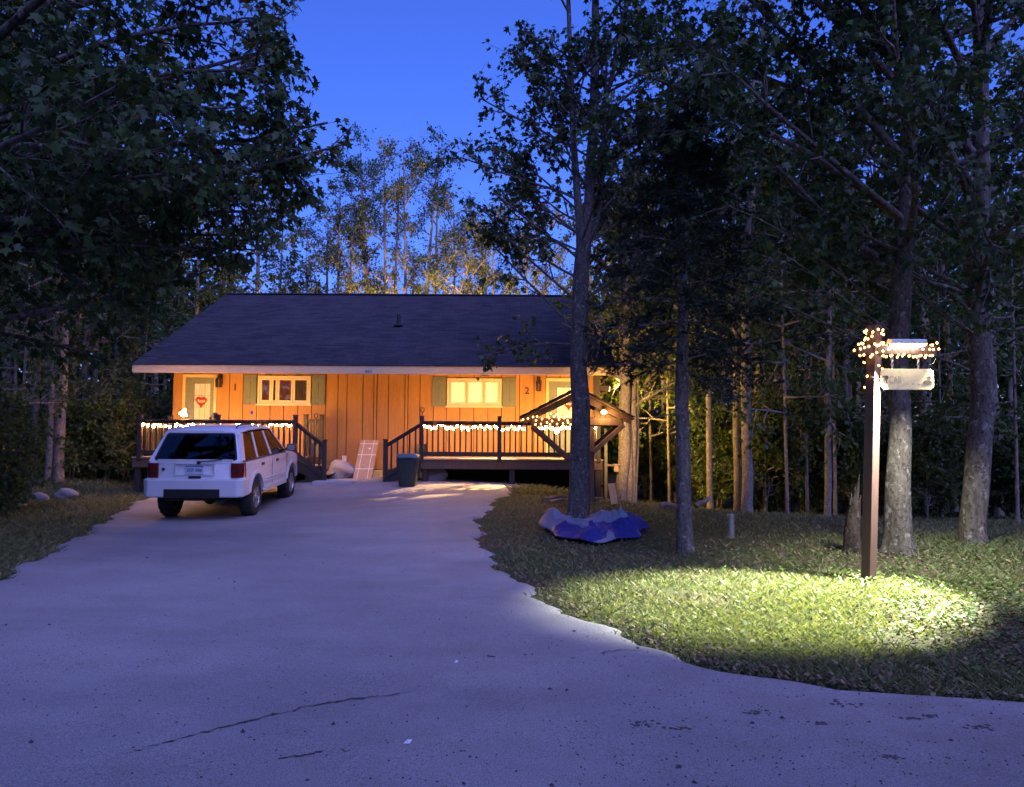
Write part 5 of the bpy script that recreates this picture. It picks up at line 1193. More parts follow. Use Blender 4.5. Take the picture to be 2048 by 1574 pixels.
class Wood:
    def __init__(s): s.v = []; s.f = []; s.n = 0
    def add(s, v, f): s.v.append(v); s.f.append(f + s.n); s.n += len(v)
    def mesh(s, name, mat):
        f = np.concatenate(s.f); return np_mesh(name, np.concatenate(s.v), f, np.full(len(f) // 4, 4), mat, smooth=True)
MAPLE = np.array([(0, 0), (.40, .04), (.30, .30), (.56, .66), (.20, .60), (0, 1.05), (-.20, .60), (-.56, .66), (-.30, .30), (-.40, .04)])
MAPLE_F = np.array([0, 1, 2, 3, 4, 5, 0, 5, 6, 7, 8, 9]); RHOMB = np.array([(0, 0), (.36, .45), (0, 1.0), (-.36, .45)]); RH_F = np.array([0, 1, 2, 3])
def leaves(rng, pos, dirs, size, mode, mat, name, droop=.55):
    n = len(pos); d = nrm(dirs * .6 + rng.normal(0, .55, (n, 3)) + np.array([0, 0, -droop])); up = rng.normal(0, .55, (n, 3)) + np.array([0, 0, 1.0]); nm = nrm(up - d * (up * d).sum(-1, keepdims=True)); sd = np.cross(d, nm)
    s = rng.uniform(size[0], size[1], n); base, fc, sz = (MAPLE, MAPLE_F, 6) if mode == 'maple' else (RHOMB, RH_F, 4)
    fold = rng.uniform(.1, .45, n); p = pos + d * (s * .25)[:, None]; u = base[:, 0]; w_ = base[:, 1]
    v = p[:, None] + s[:, None, None] * (sd[:, None] * u[None, :, None] + d[:, None] * w_[None, :, None] - nm[:, None] * (np.abs(u)[None] * fold[:, None] + .18 * (w_ ** 2)[None])[..., None])
    k = len(base); l = (np.arange(n)[:, None] * k + fc[None]).reshape(-1)
    return np_mesh(name, v.reshape(-1, 3), l, np.full(n * (len(fc) // sz), sz), mat)
def trunk_mesh(W, rng, pts, radii, sides=14, flare=0, n=26):
    """smoothly interpolated trunk with uneven girth and optional root flare"""
    pts = np.array(pts, float); t = np.linspace(0, 1, len(pts)); tt = np.linspace(0, 1, n) ** 1.35; P_ = np.stack([np.interp(tt, t, pts[:, k]) for k in range(3)], -1)
    for _ in range(2): P_[1:-1] = P_[1:-1] * .5 + (P_[:-2] + P_[2:]) * .25
    _z = P_[:, 2] - P_[0, 2]; _w = np.interp(tt, t, radii) * .15 * np.clip(_z / .8, 0, 1) * np.clip((1 - tt) * 4, 0, 1); _h = rng.uniform(0, 6.28, 4); P_[:, 0] += _w * (np.sin(_z * 1.7 + _h[0]) + .5 * np.sin(_z * 4.1 + _h[1])); P_[:, 1] += _w * np.sin(_z * 1.3 + _h[2])
    r = np.interp(tt, t, radii); a = 2 * np.pi * np.arange(sides) / sides; ph = rng.uniform(0, 6.28, 4); v = []
    for i in range(n):
        z = P_[i, 2] - P_[0, 2]; rr = r[i] * (1 + .05 * np.sin(2 * a + ph[0] + z) + .04 * np.sin(5 * a + ph[1] - z * 2) + .025 * np.sin(3 * z + ph[2] + a * 3))
        if flare: rr = rr * (1 + flare * np.exp(-max(z - .06, 0) / .16) * (.55 + .45 * np.sin(a * 4 + ph[3]) ))
        v.append(np.stack([P_[i, 0] + rr * np.cos(a), P_[i, 1] + rr * np.sin(a), np.full(sides, P_[i, 2])], -1))
    idx = np.arange(n * sides).reshape(n, sides); A, B = idx[:-1], idx[1:]
    W.add(np.concatenate(v), np.stack([A, np.roll(A, -1, 1), np.roll(B, -1, 1), B], -1).reshape(-1)); return P_, r
def limb(rng, p0, az, el, L, up, m=7, wob=.07):
    d = np.array([math.cos(az) * math.cos(el), math.sin(az) * math.cos(el), math.sin(el)]); out = [np.array(p0)]; p = np.array(p0, float)
    for j in range(1, m):
        d = nrm(d + np.array([0, 0, up]) + rng.normal(0, wob, 3)); p = p + d * L / (m - 1); out.append(p)
    return np.array(out)
def finish_tree(name, label, cat, base, W, leafargs, barkm, group=None, extra=None):
    t_ = thing(name, label, cat, tuple(map(float, base)), group); o = np.array(base, float)
    W.v = [v - o for v in W.v]; link('trunk', W.mesh('trunk', barkm), t_)
    for i, (rng, pos, dirs, size, mode, mat, dr) in enumerate(leafargs): link('crown', leaves(rng, pos - o, dirs, size, mode, mat, 'crown', dr), t_)
    return t_
def leaf_points(rng, paths, per, t0=.15):
    n, m, _ = paths.shape; t = rng.uniform(t0, 1, (n, per)) * (m - 1); i = np.minimum(t.astype(int), m - 2); fr = (t - i)[..., None]; ni = np.arange(n)[:, None]
    a = paths[ni, i]; b = paths[ni, i + 1]; pos = a + (b - a) * fr + rng.normal(0, .035, (n, per, 3)); d = np.broadcast_to(nrm(b - a), pos.shape) + rng.normal(0, .3, pos.shape); return pos.reshape(-1, 3), d.reshape(-1, 3)
def to_px(p):
    q = np.asarray(p) - CAM; d = q @ _F; return 1024 + FPX * (q @ _R) / np.maximum(d, .1), 787 - FPX * (q @ _U) / np.maximum(d, .1)
def branchy(rng, W, limbs, r_limb, k2, k3, per, l2, l3, up2=.04, up3=.0, ang2=(30, 65), ang3=(25, 65), t2=(.25, 1), leaf_on2=True, prune=None):
    limbs = np.array(limbs); v, f = btubes(limbs, r_limb, .012, 7, rng); W.add(v, f)
    b2 = spawn(rng, limbs, k2, t2[0], t2[1], lambda g, t: g.uniform(l2[0], l2[1], t.shape) * (1.15 - .6 * t), ang2, up2, 5, .12)
    if prune is not None: b2 = b2[prune(b2[:, -1]) & prune(b2[:, 0])]
    v, f = btubes(b2, .016, .005, 4, rng); W.add(v, f)
    b3 = spawn(rng, b2, k3, .2, 1, l3, ang3, up3, 4, .15)
    if prune is not None: b3 = b3[prune(b3[:, -1])]
    v, f = btubes(b3, .006, .002, 3, rng); W.add(v, f)
    p, d = leaf_points(rng, b3, per); 
    if leaf_on2:
        p2, d2 = leaf_points(rng, b2, max(2, per // 3), .5); p = np.concatenate([p, p2]); d = np.concatenate([d, d2])
    return p, d

# ---- big maple reaching in from the left
def left_maple():
    rng = np.random.default_rng(21); bx_, by_ = -9.0, 9.6; bz_ = H(bx_, by_); W = Wood()
    P_, r = trunk_mesh(W, rng, [(bx_, by_, bz_ - .2), (bx_ + .05, by_, 3), (bx_ + .2, by_ - .1, 7), (bx_ + .1, by_, 12.5)], [.34, .27, .2, .05], flare=.6)
    L = []; rl = []
    for k, (z, az, el, ln, up) in enumerate([(3.3, -8, 12, 6.6, -.02), (3.9, 20, 14, 6.2, -.01), (3.6, -32, 16, 6.6, -.03), (4.6, 4, 22, 7.0, -.03), (5.0, 38, 20, 6.0, .0), (5.3, -20, 24, 6.9, -.03), (5.9, 14, 30, 6.6, -.03), (6.3, -40, 30, 6.8, -.02), (6.8, -4, 34, 6.3, -.02), (7.2, 28, 38, 6.0, -.02), (7.8, -22, 40, 5.8, -.01), (8.6, 8, 48, 5.4, 0), (9.5, -30, 50, 4.8, 0), (10.2, 30, 55, 4.2, 0), (11, 0, 62, 3.6, 0),
                                              (4.2, 95, 18, 4.5, 0), (5.5, 150, 25, 4.5, 0), (6.5, -110, 30, 4.5, 0), (8, 120, 40, 4, 0), (9, -150, 45, 4, 0), (3.2, -55, 8, 5.2, -.01), (3.0, 45, 6, 5.0, -.02), (2.7, 12, 4, 4.6, -.02), (4.4, -15, 10, 5.6, -.03)]):
        i = np.argmin(abs(P_[:, 2] - z)); L.append(limb(rng, P_[i], R(az), R(el), ln * 1.1, up)); rl.append(.05 + .006 * ln)
    for z, tx, ty, tY in ((3.6, 655, 245, 9.0), (4.2, 640, 340, 9.4), (3.2, 585, 420, 10.0), (4.6, 530, 140, 8.8), (5.2, 540, 40, 9.4), (3.4, 470, 330, 8.4), (3.0, 400, 500, 9.2), (5.8, 500, -90, 9.0), (3.9, 560, 280, 10.2), (4.4, 400, 210, 8.0), (4.0, 600, 300, 8.6), (3.3, 500, 470, 9.8), (5.0, 450, 90, 9.8)):
        a_ = P_[np.argmin(abs(P_[:, 2] - z))]; b_ = P(tx, ty, tY); s_ = np.linspace(0, 1, 7)[:, None]; pt_ = a_ + (b_ - a_) * s_; pt_[:, 2] += .35 * np.sin(np.pi * s_[:, 0]); pt_[1:-1] += rng.normal(0, .09, (5, 3)); L.append(pt_); rl.append(.075)
    def inside(q):     # the crown's outline: nothing hangs in front of the cabin or past the driveway's middle
        px, py = to_px(q); ok = px < np.interp(py, [-400, 0, 60, 120, 160, 230, 300, 350, 400, 440, 520, 600, 700, 800], [690, 610, 595, 605, 660, 725, 690, 715, 670, 620, 510, 390, 250, 120])
        return ok | (q[:, 1] < 1)
    L2 = []
    for l_ in L:
        k_ = inside(l_); n_ = max(3, int(k_.sum()) if not k_.all() else 7); t_ = np.linspace(0, (n_ - 1), 7); i_ = np.minimum(t_.astype(int), 5); L2.append(l_[i_] + (l_[i_ + 1] - l_[i_]) * (t_ - i_)[:, None])
    L = L2
    p, d = branchy(rng, W, L, np.array(rl), 14, 6, 8, (.6, 1.8), (.25, .75), ang2=(25, 65), prune=inside)
    return finish_tree('maple_tree', 'big dark maple spreading over the left edge of the driveway', 'tree', (bx_, by_, bz_), W, [(rng, p, d, (.075, .13), 'maple', M_leafA, .6)], M_barkA)
T_left = left_maple()

# ---- forked maple standing in the tarpaulin
def forked_maple():
    rng = np.random.default_rng(5); b = G(1155, 1046); Y = b[1]; W = Wood(); q = lambda px, py, dy=0: P(px, py, Y + dy)
    P0, _ = trunk_mesh(W, rng, [b - (0, 0, .25), q(1157, 980), q(1159, 860), q(1160, 700), q(1162, 560), q(1166, 500)], [.20, .175, .155, .145, .15, .13], flare=.25)
    stems = []
    for pts, r in (([q(1164, 545), q(1157, 430), q(1150, 330), q(1146, 230), q(1138, 60), q(1130, -150), q(1120, -330)], (.095, .075, .065, .055, .04, .03, .01)),
                   ([q(1166, 540), q(1178, 420, .05), q(1184, 280, .1), q(1190, 120, .1), q(1193, -60, .1), q(1200, -260, .1), q(1205, -420, .1)], (.11, .095, .085, .075, .055, .035, .01)),
                   ([q(1185, 290, .1), q(1212, 200), q(1240, 90, -.1), q(1262, -40, -.1), q(1275, -150), q(1285, -260)], (.05, .042, .036, .028, .02, .01)),
                   ([q(1172, 500, .05), q(1200, 430, .3), q(1207, 330, .4), q(1210, 200, .5), q(1216, 60, .5)], (.05, .042, .036, .028, .015))):
        p_, r_ = trunk_mesh(W, rng, pts, r, 9); stems.append(p_)
    L = []; rl = []; ga = 0
    for si, (st, n) in enumerate(zip(stems, (15, 17, 9, 6))):
        for k in range(n):
            i = int(len(st) * (.12 + .85 * k / n)); ga += 2.4; up = rng.uniform(.02, .07); L.append(limb(rng, st[i], ga + rng.uniform(-.4, .4), R(rng.uniform(22, 50)), rng.uniform(1.5, 2.5) * (1.05 - .45 * k / n), up)); rl.append(.022)
    # named low limbs: the long drooping one to the left over the roof, others to the right
    for a, az, el, ln, up in ((q(1158, 660), 176, 38, 2.6, .03), (q(1159, 690), 168, 14, 1.6, -.04), (q(1160, 610), 190, 42, 2.4, .0), (q(1164, 560), 160, 34, 2.2, .02), (q(1164, 600), 10, 30, 2.0, .03), (q(1160, 520), 215, 30, 2.0, .02), (q(1160, 470), 178, 30, 2.2, .02), (q(1156, 400), 185, 26, 2.2, .02), (q(1152, 300), 172, 30, 2.1, .02), (q(1180, 330), -10, 32, 2.2, .02), (q(1186, 200), 8, 34, 2.3, .02)):
        L.append(limb(rng, a, R(az), R(el), ln, up)); rl.append(.026)
    p, d = branchy(rng, W, L, np.array(rl), 8, 4, 5, (.35, .95), (.16, .42), up2=.06, ang2=(25, 55))
    finish_tree('maple_tree', 'forked maple rising from the crumpled tarpaulin', 'tree', b, W, [(rng, p, d, (.075, .115), 'maple', M_leafA, .6)], M_barkB)
forked_maple()

# ---- right-hand maples
def right_maple(label, base_px, Y, pts, rad, seed, limbs_, flare=.9, k=(11, 6, 8)):
    rng = np.random.default_rng(seed); W = Wood(); b = P(base_px[0], base_px[1], Y); b[2] = H(b[0], Y); q = [P(x, y, Y + dy) for x, y, dy in pts]
    P_, r = trunk_mesh(W, rng, [b - (0, 0, .15)] + q, rad, 18, flare, 34); L = []; rl = []
    for z, az, el, ln, up in limbs_:
        i = np.argmin(abs(P_[:, 2] - z)); L.append(limb(rng, P_[i], R(az), R(el), ln, up, wob=.09)); rl.append(.022 + .009 * ln)
    p, d = branchy(rng, W, L, np.array(rl), k[0], k[1], k[2], (.6, 1.7), (.22, .6), ang2=(28, 62))
    # bare lower twigs, drooping
    lows = [limb(rng, P_[np.argmin(abs(P_[:, 2] - z))], R(az), R(el), ln, up) for z, az, el, ln, up in ((2.6, 175, 28, 2.6, -.02), (3.0, 160, 35, 2.8, -.03), (3.3, 190, 40, 3.0, -.02), (2.9, 200, 25, 2.4, -.03), (3.5, 170, 20, 2.6, -.01))]
    v, f = btubes(np.array(lows), .022, .006, 6, rng); W.add(v, f); tw = spawn(rng, np.array(lows), 6, .3, 1, (.4, 1.0), (25, 50), -.02, 4); v, f = btubes(tw, .007, .002, 3, rng); W.add(v, f)
    p2, d2 = leaf_points(rng, tw, 5, .5); p = np.concatenate([p, p2]); d = np.concatenate([d, d2])
    return finish_tree('maple_tree', label, 'tree', b, W, [(rng, p, d, (.075, .125), 'maple', M_leafA, .6)], M_barkA)
rngL = np.random.default_rng(77)
LA = [(3.9, 165, 24, 3.6, .0), (4.4, 200, 28, 3.8, .0), (4.6, 180, 40, 4.4, -.03), (5.2, 172, 50, 4.8, -.03), (5.0, 60, 25, 3.2, 0), (4.8, -20, 25, 3.4, 0), (5.6, 215, 35, 3.8, 0), (5.9, 150, 42, 4.0, -.01), (6.4, 185, 35, 4.0, .0), (6.8, 20, 38, 3.6, 0), (7.1, 230, 40, 3.6, 0), (7.5, 165, 45, 3.6, 0), (8.0, 195, 48, 3.4, 0), (8.4, 80, 45, 3.2, 0), (8.8, -60, 50, 3.2, 0), (9.4, 178, 55, 3, 0), (10, 240, 55, 2.8, 0), (10.6, 60, 60, 2.6, 0), (4.1, 250, 15, 3.2, -.01), (4.2, 100, 18, 3.0, 0)]
T_right = right_maple('stout maple with pale flaring base just behind the sign post', (1797, 1100), 10.2, [(1790, 1000, 0), (1797, 860, 0), (1800, 720, .05), (1806, 560, .1), (1812, 380, .1), (1822, 150, .1), (1832, -150, .1), (1840, -500, .1)], [.185, .165, .145, .135, .125, .11, .09, .065, .03], 31, LA)
LB = [(z + .4, (az * 1.0 + 25) % 360, el, ln * .95, up) for z, az, el, ln, up in LA] + [(3.6, 205, 10, 3.0, -.01), (3.7, 235, 8, 2.6, -.01), (3.5, 180, 8, 2.4, -.02)]
right_maple('mossy maple on the grassy hump to the right of the sign post', (1945, 1086), 11.0, [(1948, 1000, 0), (1958, 860, 0), (1964, 720, 0), (1960, 560, 0), (1958, 380, 0), (1962, 150, 0), (1968, -150, 0), (1975, -500, 0)], [.185, .17, .155, .145, .14, .12, .10, .07, .03], 47, LB, .5)

# ---- spruce
def spruce():
    rng = np.random.default_rng(3); b = G(1370, 1100); Y = b[1]; W = Wood(); q = lambda px, py: P(px, py, Y)
    P_, r = trunk_mesh(W, rng, [b - (0, 0, .1), q(1366, 980), q(1366, 800), q(1365, 600), q(1366, 420), q(1372, 230)], [.115, .10, .088, .07, .045, .008], 14, .2)
    z0, z1 = 2.45, P_[-1, 2]; L = []; 
    for k in range(92):
        f = (k + rng.uniform(0, .8)) / 92; z = z0 + (z1 - z0) * f; i = np.argmin(abs(P_[:, 2] - z)); p0 = P_[i].copy(); p0[2] = z
        ln = (1.75 * (1 - f) ** .8 + .2) * rng.uniform(.65, 1.1); L.append(limb(rng, p0, k * 2.4 + rng.uniform(-.3, .3), R(rng.uniform(-12, 16)), ln, -.035, 7, .05))
    L = np.array(L); v, f = btubes(L, .016, .004, 5, rng); W.add(v, f)
    dead = np.array([limb(rng, P_[np.argmin(abs(P_[:, 2] - z))], R(az), R(el), ln, -.03, 7, .1) for z, az, el, ln in ((2.1, 175, 15, .9), (1.9, 200, 0, .7), (2.3, 10, 5, 1.2), (1.6, 150, 20, .5), (2.2, 340, -5, .8))]); v, f = btubes(dead, .01, .003, 4, rng); W.add(v, f)
    b2 = spawn(rng, L, 28, .15, 1, lambda g, t: g.uniform(.18, .5, t.shape) * (1.1 - .7 * t), (30, 60), -.05, 4, .08); v, f = btubes(b2, .004, .0015, 3, rng); W.add(v, f)
    allp = np.concatenate([b2]); n, m, _ = allp.shape; per = 62; t = rng.uniform(0.05, 1, (n, per)) * (m - 1); i = np.minimum(t.astype(int), m - 2); fr = (t - i)[..., None]; ni = np.arange(n)[:, None]; a = allp[ni, i]; bb = allp[ni, i + 1]
    pos = (a + (bb - a) * fr).reshape(-1, 3); tg = nrm(bb - a).reshape(-1, 3); d = nrm(tg * .7 + rng.normal(0, .6, tg.shape)); s = rng.uniform(.03, .06, len(pos)); sd = nrm(np.cross(d, rng.normal(size=d.shape))) * .0055
    v = np.stack([pos - sd, pos + sd, pos + d * s[:, None]], 1).reshape(-1, 3) - b
    t_ = thing('spruce_tree', 'slim spruce with drooping black green boughs and bare lower trunk', 'tree', tuple(b)); W.v = [x - b for x in W.v]; link('trunk', W.mesh('trunk', M_barkB), t_)
    link('crown', np_mesh('crown', v, np.arange(len(v)), np.full(len(v) // 3, 3), M_needle), t_)
spruce()

# ---- lit trees beside the cabin
def stem_tree(label, stems, rad, seed, cb, nl, ll, leafm, barkm=M_barkC, k=(7, 4, 6), size=(.09, .14), group=None, name='tree', el=(5, 45), mode='rhomb', flare=.25, clip=None):
    rng = np.random.default_rng(seed); W = Wood(); b = np.array(stems[0][0], float); L = []; rl = []
    for st, r in zip(stems, rad):
        st = np.array(st, float).copy(); st[0, 2] -= .12; P_, rr = trunk_mesh(W, rng, st, r, 10, flare, 22); zz = P_[:, 2] - b[2]
        for j in range(nl):
            z = cb + (zz[-1] - cb) * (j + rng.random()) / nl
            if z < zz[0]: continue
            i = np.argmin(abs(zz - z)); f = (z - cb) / max(zz[-1] - cb, .1); L.append(limb(rng, P_[i], j * 2.4 + rng.uniform(-.5, .5), R(rng.uniform(*el)), rng.uniform(ll[0], ll[1]) * (1.1 - .6 * f), .02)); rl.append(.012 + .010 * ll[1])
    p, d = branchy(rng, W, L, np.array(rl), k[0], k[1], k[2], (.3 * ll[1] * .6, .55 * ll[1]), (.2, .55))
    if clip is not None: kk = clip(p); p, d = p[kk], d[kk]
    return finish_tree(name, label, 'bush' if name == 'bush' else 'tree', b, W, [(rng, p, d, size, mode, leafm, .5)], barkm, group)
Yl = 19.0
q = lambda px, py, dy=0: P(px, py, Yl + dy)
stem_tree('straight lit trunk by the deck end with a nest box on it', [[q(1240, 1008), q(1246, 930), q(1251, 800), q(1252, 640), q(1250, 420), q(1250, 250)]], [[.17, .15, .14, .12, .08, .03]], 51, 2.9, 15, (1.0, 1.9), M_leafY, M_barkC, clip=lambda p: (p[:, 0] > 2.35) | (p[:, 2] > 4.5))
stem_tree('lit clump of three stems rising together by the deck end', [[q(1258, 1009, .1), q(1259, 930, .1), q(1256, 850, .1), q(1245, 700, .1), q(1238, 500, .1), q(1236, 330, .1)], [q(1262, 1009, .1), q(1266, 930, .15), q(1267, 840, .15), q(1268, 640, .2), q(1285, 450, .2), q(1290, 300, .2)], [q(1266, 1009, .1), q(1272, 900, .3), q(1274, 800, .3), q(1278, 640, .3), q(1300, 480, .3), q(1310, 380, .3)]],
          [[.12, .10, .09, .075, .05, .02], [.10, .085, .08, .07, .05, .02], [.09, .07, .06, .055, .04, .02]], 52, 2.2, 11, (1.0, 2.3), M_leafY, M_barkC, clip=lambda p: (p[:, 0] > 2.35) | (p[:, 2] > 4.5))
c = P(1233, 936, Yl - .2); t_ = thing('nest_box', 'small pale wooden nest box fixed to the lit trunk', 'nest box', (c[0], Yl - .16, c[2] - .1)); qq = MB(); qq.box(c[0] - .05, c[0] + .05, Yl - .2, Yl - .08, c[2] - .09, c[2] + .07); qq.build('box', M_lum, t_, bevel=.004); qq = MB(); qq.bar((c[0] - .075, Yl - .15, c[2] + .085), (c[0] + .075, Yl - .15, c[2] + .085), .17, .018); qq.build('lid', M_lum, t_)
Yl = 17.5
stem_tree('slender lit tree, thicker of the pair at the edge of the lawn', [[q(1494, 1022), q(1493, 900), q(1491, 740), q(1490, 600), q(1500, 380), q(1505, 180)]], [[.13, .11, .105, .09, .06, .02]], 53, 3.4, 15, (1.1, 2.2), M_leafB, M_barkC)
stem_tree('slender lit tree, thinner of the pair at the edge of the lawn', [[q(1475, 1020, .3), q(1474, 900, .3), q(1471, 740, .3), q(1468, 600, .3), q(1460, 400, .3), q(1458, 250, .3)]], [[.085, .075, .07, .06, .04, .015]], 54, 3.0, 13, (.9, 1.9), M_leafB, M_barkC)
# ---- trees behind the roof, lit from below
for k, (px, Y, top, nst, lab) in enumerate(((690, 35, 330, 2, 'pale thin topped tree behind the roof, left of the tallest'), (735, 38, 290, 2, 'tall airy tree behind the roof with a rounded crown'), (800, 34.5, 305, 3, 'many stemmed tree behind the roof, lit orange from below'), (845, 37, 285, 2, 'tallest tree behind the roof above the vent pipe'), (925, 34.5, 400, 2, 'orange lit tree behind the roof near the forked maple'), (985, 36, 420, 3, 'small bushy tree behind the roof, half hidden by the forked maple'), (640, 36.5, 440, 2, 'low tree behind the roof beside the left roof slope'), (1080, 37, 430, 2, 'yellow lit tree behind the right end of the roof'))):
    st = []; rd = []; base = P(px, 900, Y); bz_ = H(base[0], Y); rg = np.random.default_rng(90 + k)
    for s in range(nst):
        tp = P(px + rg.uniform(-34, 34), top + rg.uniform(0, 60) * (s > 0), Y + rg.uniform(-.6, .6)); b = np.array([base[0] + rg.uniform(-.2, .2) * (s > 0), Y + rg.uniform(-.2, .2) * (s > 0), bz_]); mid = b * .5 + tp * .5 + np.array([rg.uniform(-.3, .3), 0, 0]); st.append([b, b * .75 + mid * .25, mid, mid * .45 + tp * .55, tp]); rd.append([.13, .11, .08, .05, .01])
    stem_tree(lab, st, rd, 200 + k, 4.2, 15 if nst == 2 else 12, (1.2, 2.3), M_leafY if k in (2, 4, 5, 7) else M_leafB, M_barkC, (8, 5, 5), (.08, .14), 'trees behind the cabin', el=(15, 55))

# ---- woods: prototypes and copies
def proto(name, label, cat, Hh, r, cb, nl, ll, leafm, seed, k, size, barkm=M_barkC, multi=1, group=None, el=(0, 45)):
    rg = np.random.default_rng(seed); st = []; rd = []
    for s in range(multi):
        a = rg.uniform(0, 6.28); sp = .12 * Hh * (multi > 1); st.append([np.array([.03 * s, .02 * s, 0.]), np.array([.25 * sp * math.cos(a) + rg.normal(0, .04), .25 * sp * math.sin(a), Hh * .3]), np.array([.6 * sp * math.cos(a) + rg.normal(0, .1), .6 * sp * math.sin(a) + rg.normal(0, .1), Hh * .62]), np.array([sp * math.cos(a) + rg.normal(0, .15), sp * math.sin(a), Hh])]); rd.append([r, r * .85, r * .6, r * .12])
    return stem_tree(label, st, rd, seed, cb, nl, ll, leafm, barkm, k, size, group, name, el)
def copy_tree(src, loc, rz, sc, label=None, group=None):
    o = src.copy(); COL.objects.link(o); o.location = loc; o.rotation_euler = (0, 0, rz); o.scale = (sc, sc, sc)
    if label: o['label'] = label
    if group: o['group'] = group
    for ch in src.children:
        c_ = ch.copy(); COL.objects.link(c_); c_.parent = o
    return o
LR = 'slim pale stemmed tree in the dark woods beyond the lawn'; LL = 'slim tree in the dark woods to the left of the cabin'; GR = 'trees in the woods beyond the lawn'; GL = 'trees in the woods left of the cabin'
pro = [proto('tree', LR, 'tree', 11.5, .085, 3.6, 16, (1.0, 2.0), M_leafB, 301, (6, 4, 5), (.11, .18), group=GR), proto('tree', LR, 'tree', 14.0, .13, 4.5, 18, (1.3, 2.6), M_leafB, 302, (7, 4, 5), (.12, .2), group=GR),
       proto('tree', LR, 'tree', 7.5, .04, 1.6, 16, (.7, 1.5), M_leafB, 303, (6, 4, 5), (.09, .15), group=GR, el=(-10, 30))]
bush = proto('bush', 'leafy bush growing at the edge of the woods beyond the lawn', 'bush', 2.2, .018, .25, 8, (.4, .8), M_leafB, 304, (6, 4, 6), (.07, .12), multi=4, group='bushes under the trees beyond the lawn')
used = [False] * 3
LRS = ['slim pale stemmed tree of middling height in the woods beyond the lawn', 'tall thick stemmed tree in the dark woods beyond the lawn', 'thin low sapling with leafy twigs in the woods beyond the lawn']
LLS = ['slim pale stemmed tree of middling height in the woods left of the cabin', 'tall thick stemmed tree in the dark woods left of the cabin', 'thin low sapling with leafy twigs in the woods left of the cabin']
def place(i, x, y, label, group, rg):
    z = H(x, y) - .05; rz = rg.uniform(0, 6.28); sc = rg.uniform(.85, 1.15)
    if not used[i]:
        o = pro[i]; used[i] = True; o.location = (x, y, z); o.rotation_euler = (0, 0, rz); o['label'] = label; o['group'] = group
    else: copy_tree(pro[i], (x, y, z), rz, sc, label, group)
rg = np.random.default_rng(66)
# hand-placed thin trunks seen right of the lawn: (px, depth, type)
for px, Y, i in ((1302, 21.5, 2), (1338, 20.5, 2), (1352, 23, 0), (1420, 19, 0), (1443, 24, 0), (1520, 21, 1), (1572, 17.5, 2), (1612, 18.5, 2), (1622, 22, 0), (1652, 17.6, 0), (1668, 18.4, 2), (1690, 22, 1), (1740, 19, 2), (1700, 25, 0), (1880, 19, 2), (1905, 22, 0), (1990, 20, 1), (2030, 16, 2), (1850, 24, 1), (1560, 26, 1), (1470, 28, 1), (1380, 27, 1), (1300, 29, 1), (1250, 33, 1), (1640, 29, 1), (1760, 28, 1), (1950, 28, 1), (2080, 24, 1), (2150, 17, 0), (2200, 22, 1), (1420, 33, 1), (1580, 34, 1), (1720, 34, 1), (1860, 33, 1), (2020, 34, 1), (1330, 36, 1), (1180, 38, 1), (1500, 37, 1)):
    place(i, (px - 1024) / FPX * Y, Y, LRS[i], GR, rg)
for px, Y, i in ((30, 19, 2), (72, 20, 0), (100, 19.3, 0), (122, 19.8, 1), (140, 22, 0), (170, 24, 1), (200, 22, 2), (235, 25, 0), (265, 27, 1), (10, 23, 1), (-40, 18, 0), (-90, 21, 1), (60, 27, 1), (130, 29, 1), (190, 31, 1), (250, 33, 1), (310, 32, 1), (330, 36, 0), (380, 36, 1), (440, 38, 1), (500, 37, 1), (560, 39, 1), (-20, 31, 1), (-120, 28, 1), (-200, 24, 1), (-160, 17, 0), (90, 35, 1), (0, 38, 1), (215, 38, 1), (300, 26.5, 2), (285, 23.5, 2), (45, 16.5, 2)):
    place(i, (px - 1024) / FPX * Y, Y, LLS[i], GL, rg)
first = True
for side, lst, lab, grp in (('r', [(1290, 23), (1330, 25), (1400, 22), (1440, 20.5), (1530, 19.5), (1560, 22), (1600, 20), (1640, 20.5), (1700, 19), (1740, 22), (1800, 20), (1850, 18), (1900, 21), (1960, 19), (2010, 22), (2070, 18), (1470, 25), (1680, 24), (1380, 30), (1620, 27), (1920, 26)], 'leafy bush growing at the edge of the woods beyond the lawn', 'bushes under the trees beyond the lawn'),
                            ('l', [(150, 20.5), (180, 21.5), (220, 21), (250, 22.5), (290, 24), (310, 28), (-30, 20), (100, 23), (200, 26), (150, 27), (-80, 17), (40, 25), (330, 31), (0, 14.5), (-40, 13.5)], 'leafy bush growing in the shade left of the cabin', 'bushes left of the cabin')):
    for px, Y in lst:
        x = (px - 1024) / FPX * Y; z = H(x, Y) - .03
        if first: bush.location = (x, Y, z); first = False
        else: copy_tree(bush, (x, Y, z), rg.uniform(0, 6.28), rg.uniform(.7, 1.25), lab, grp)
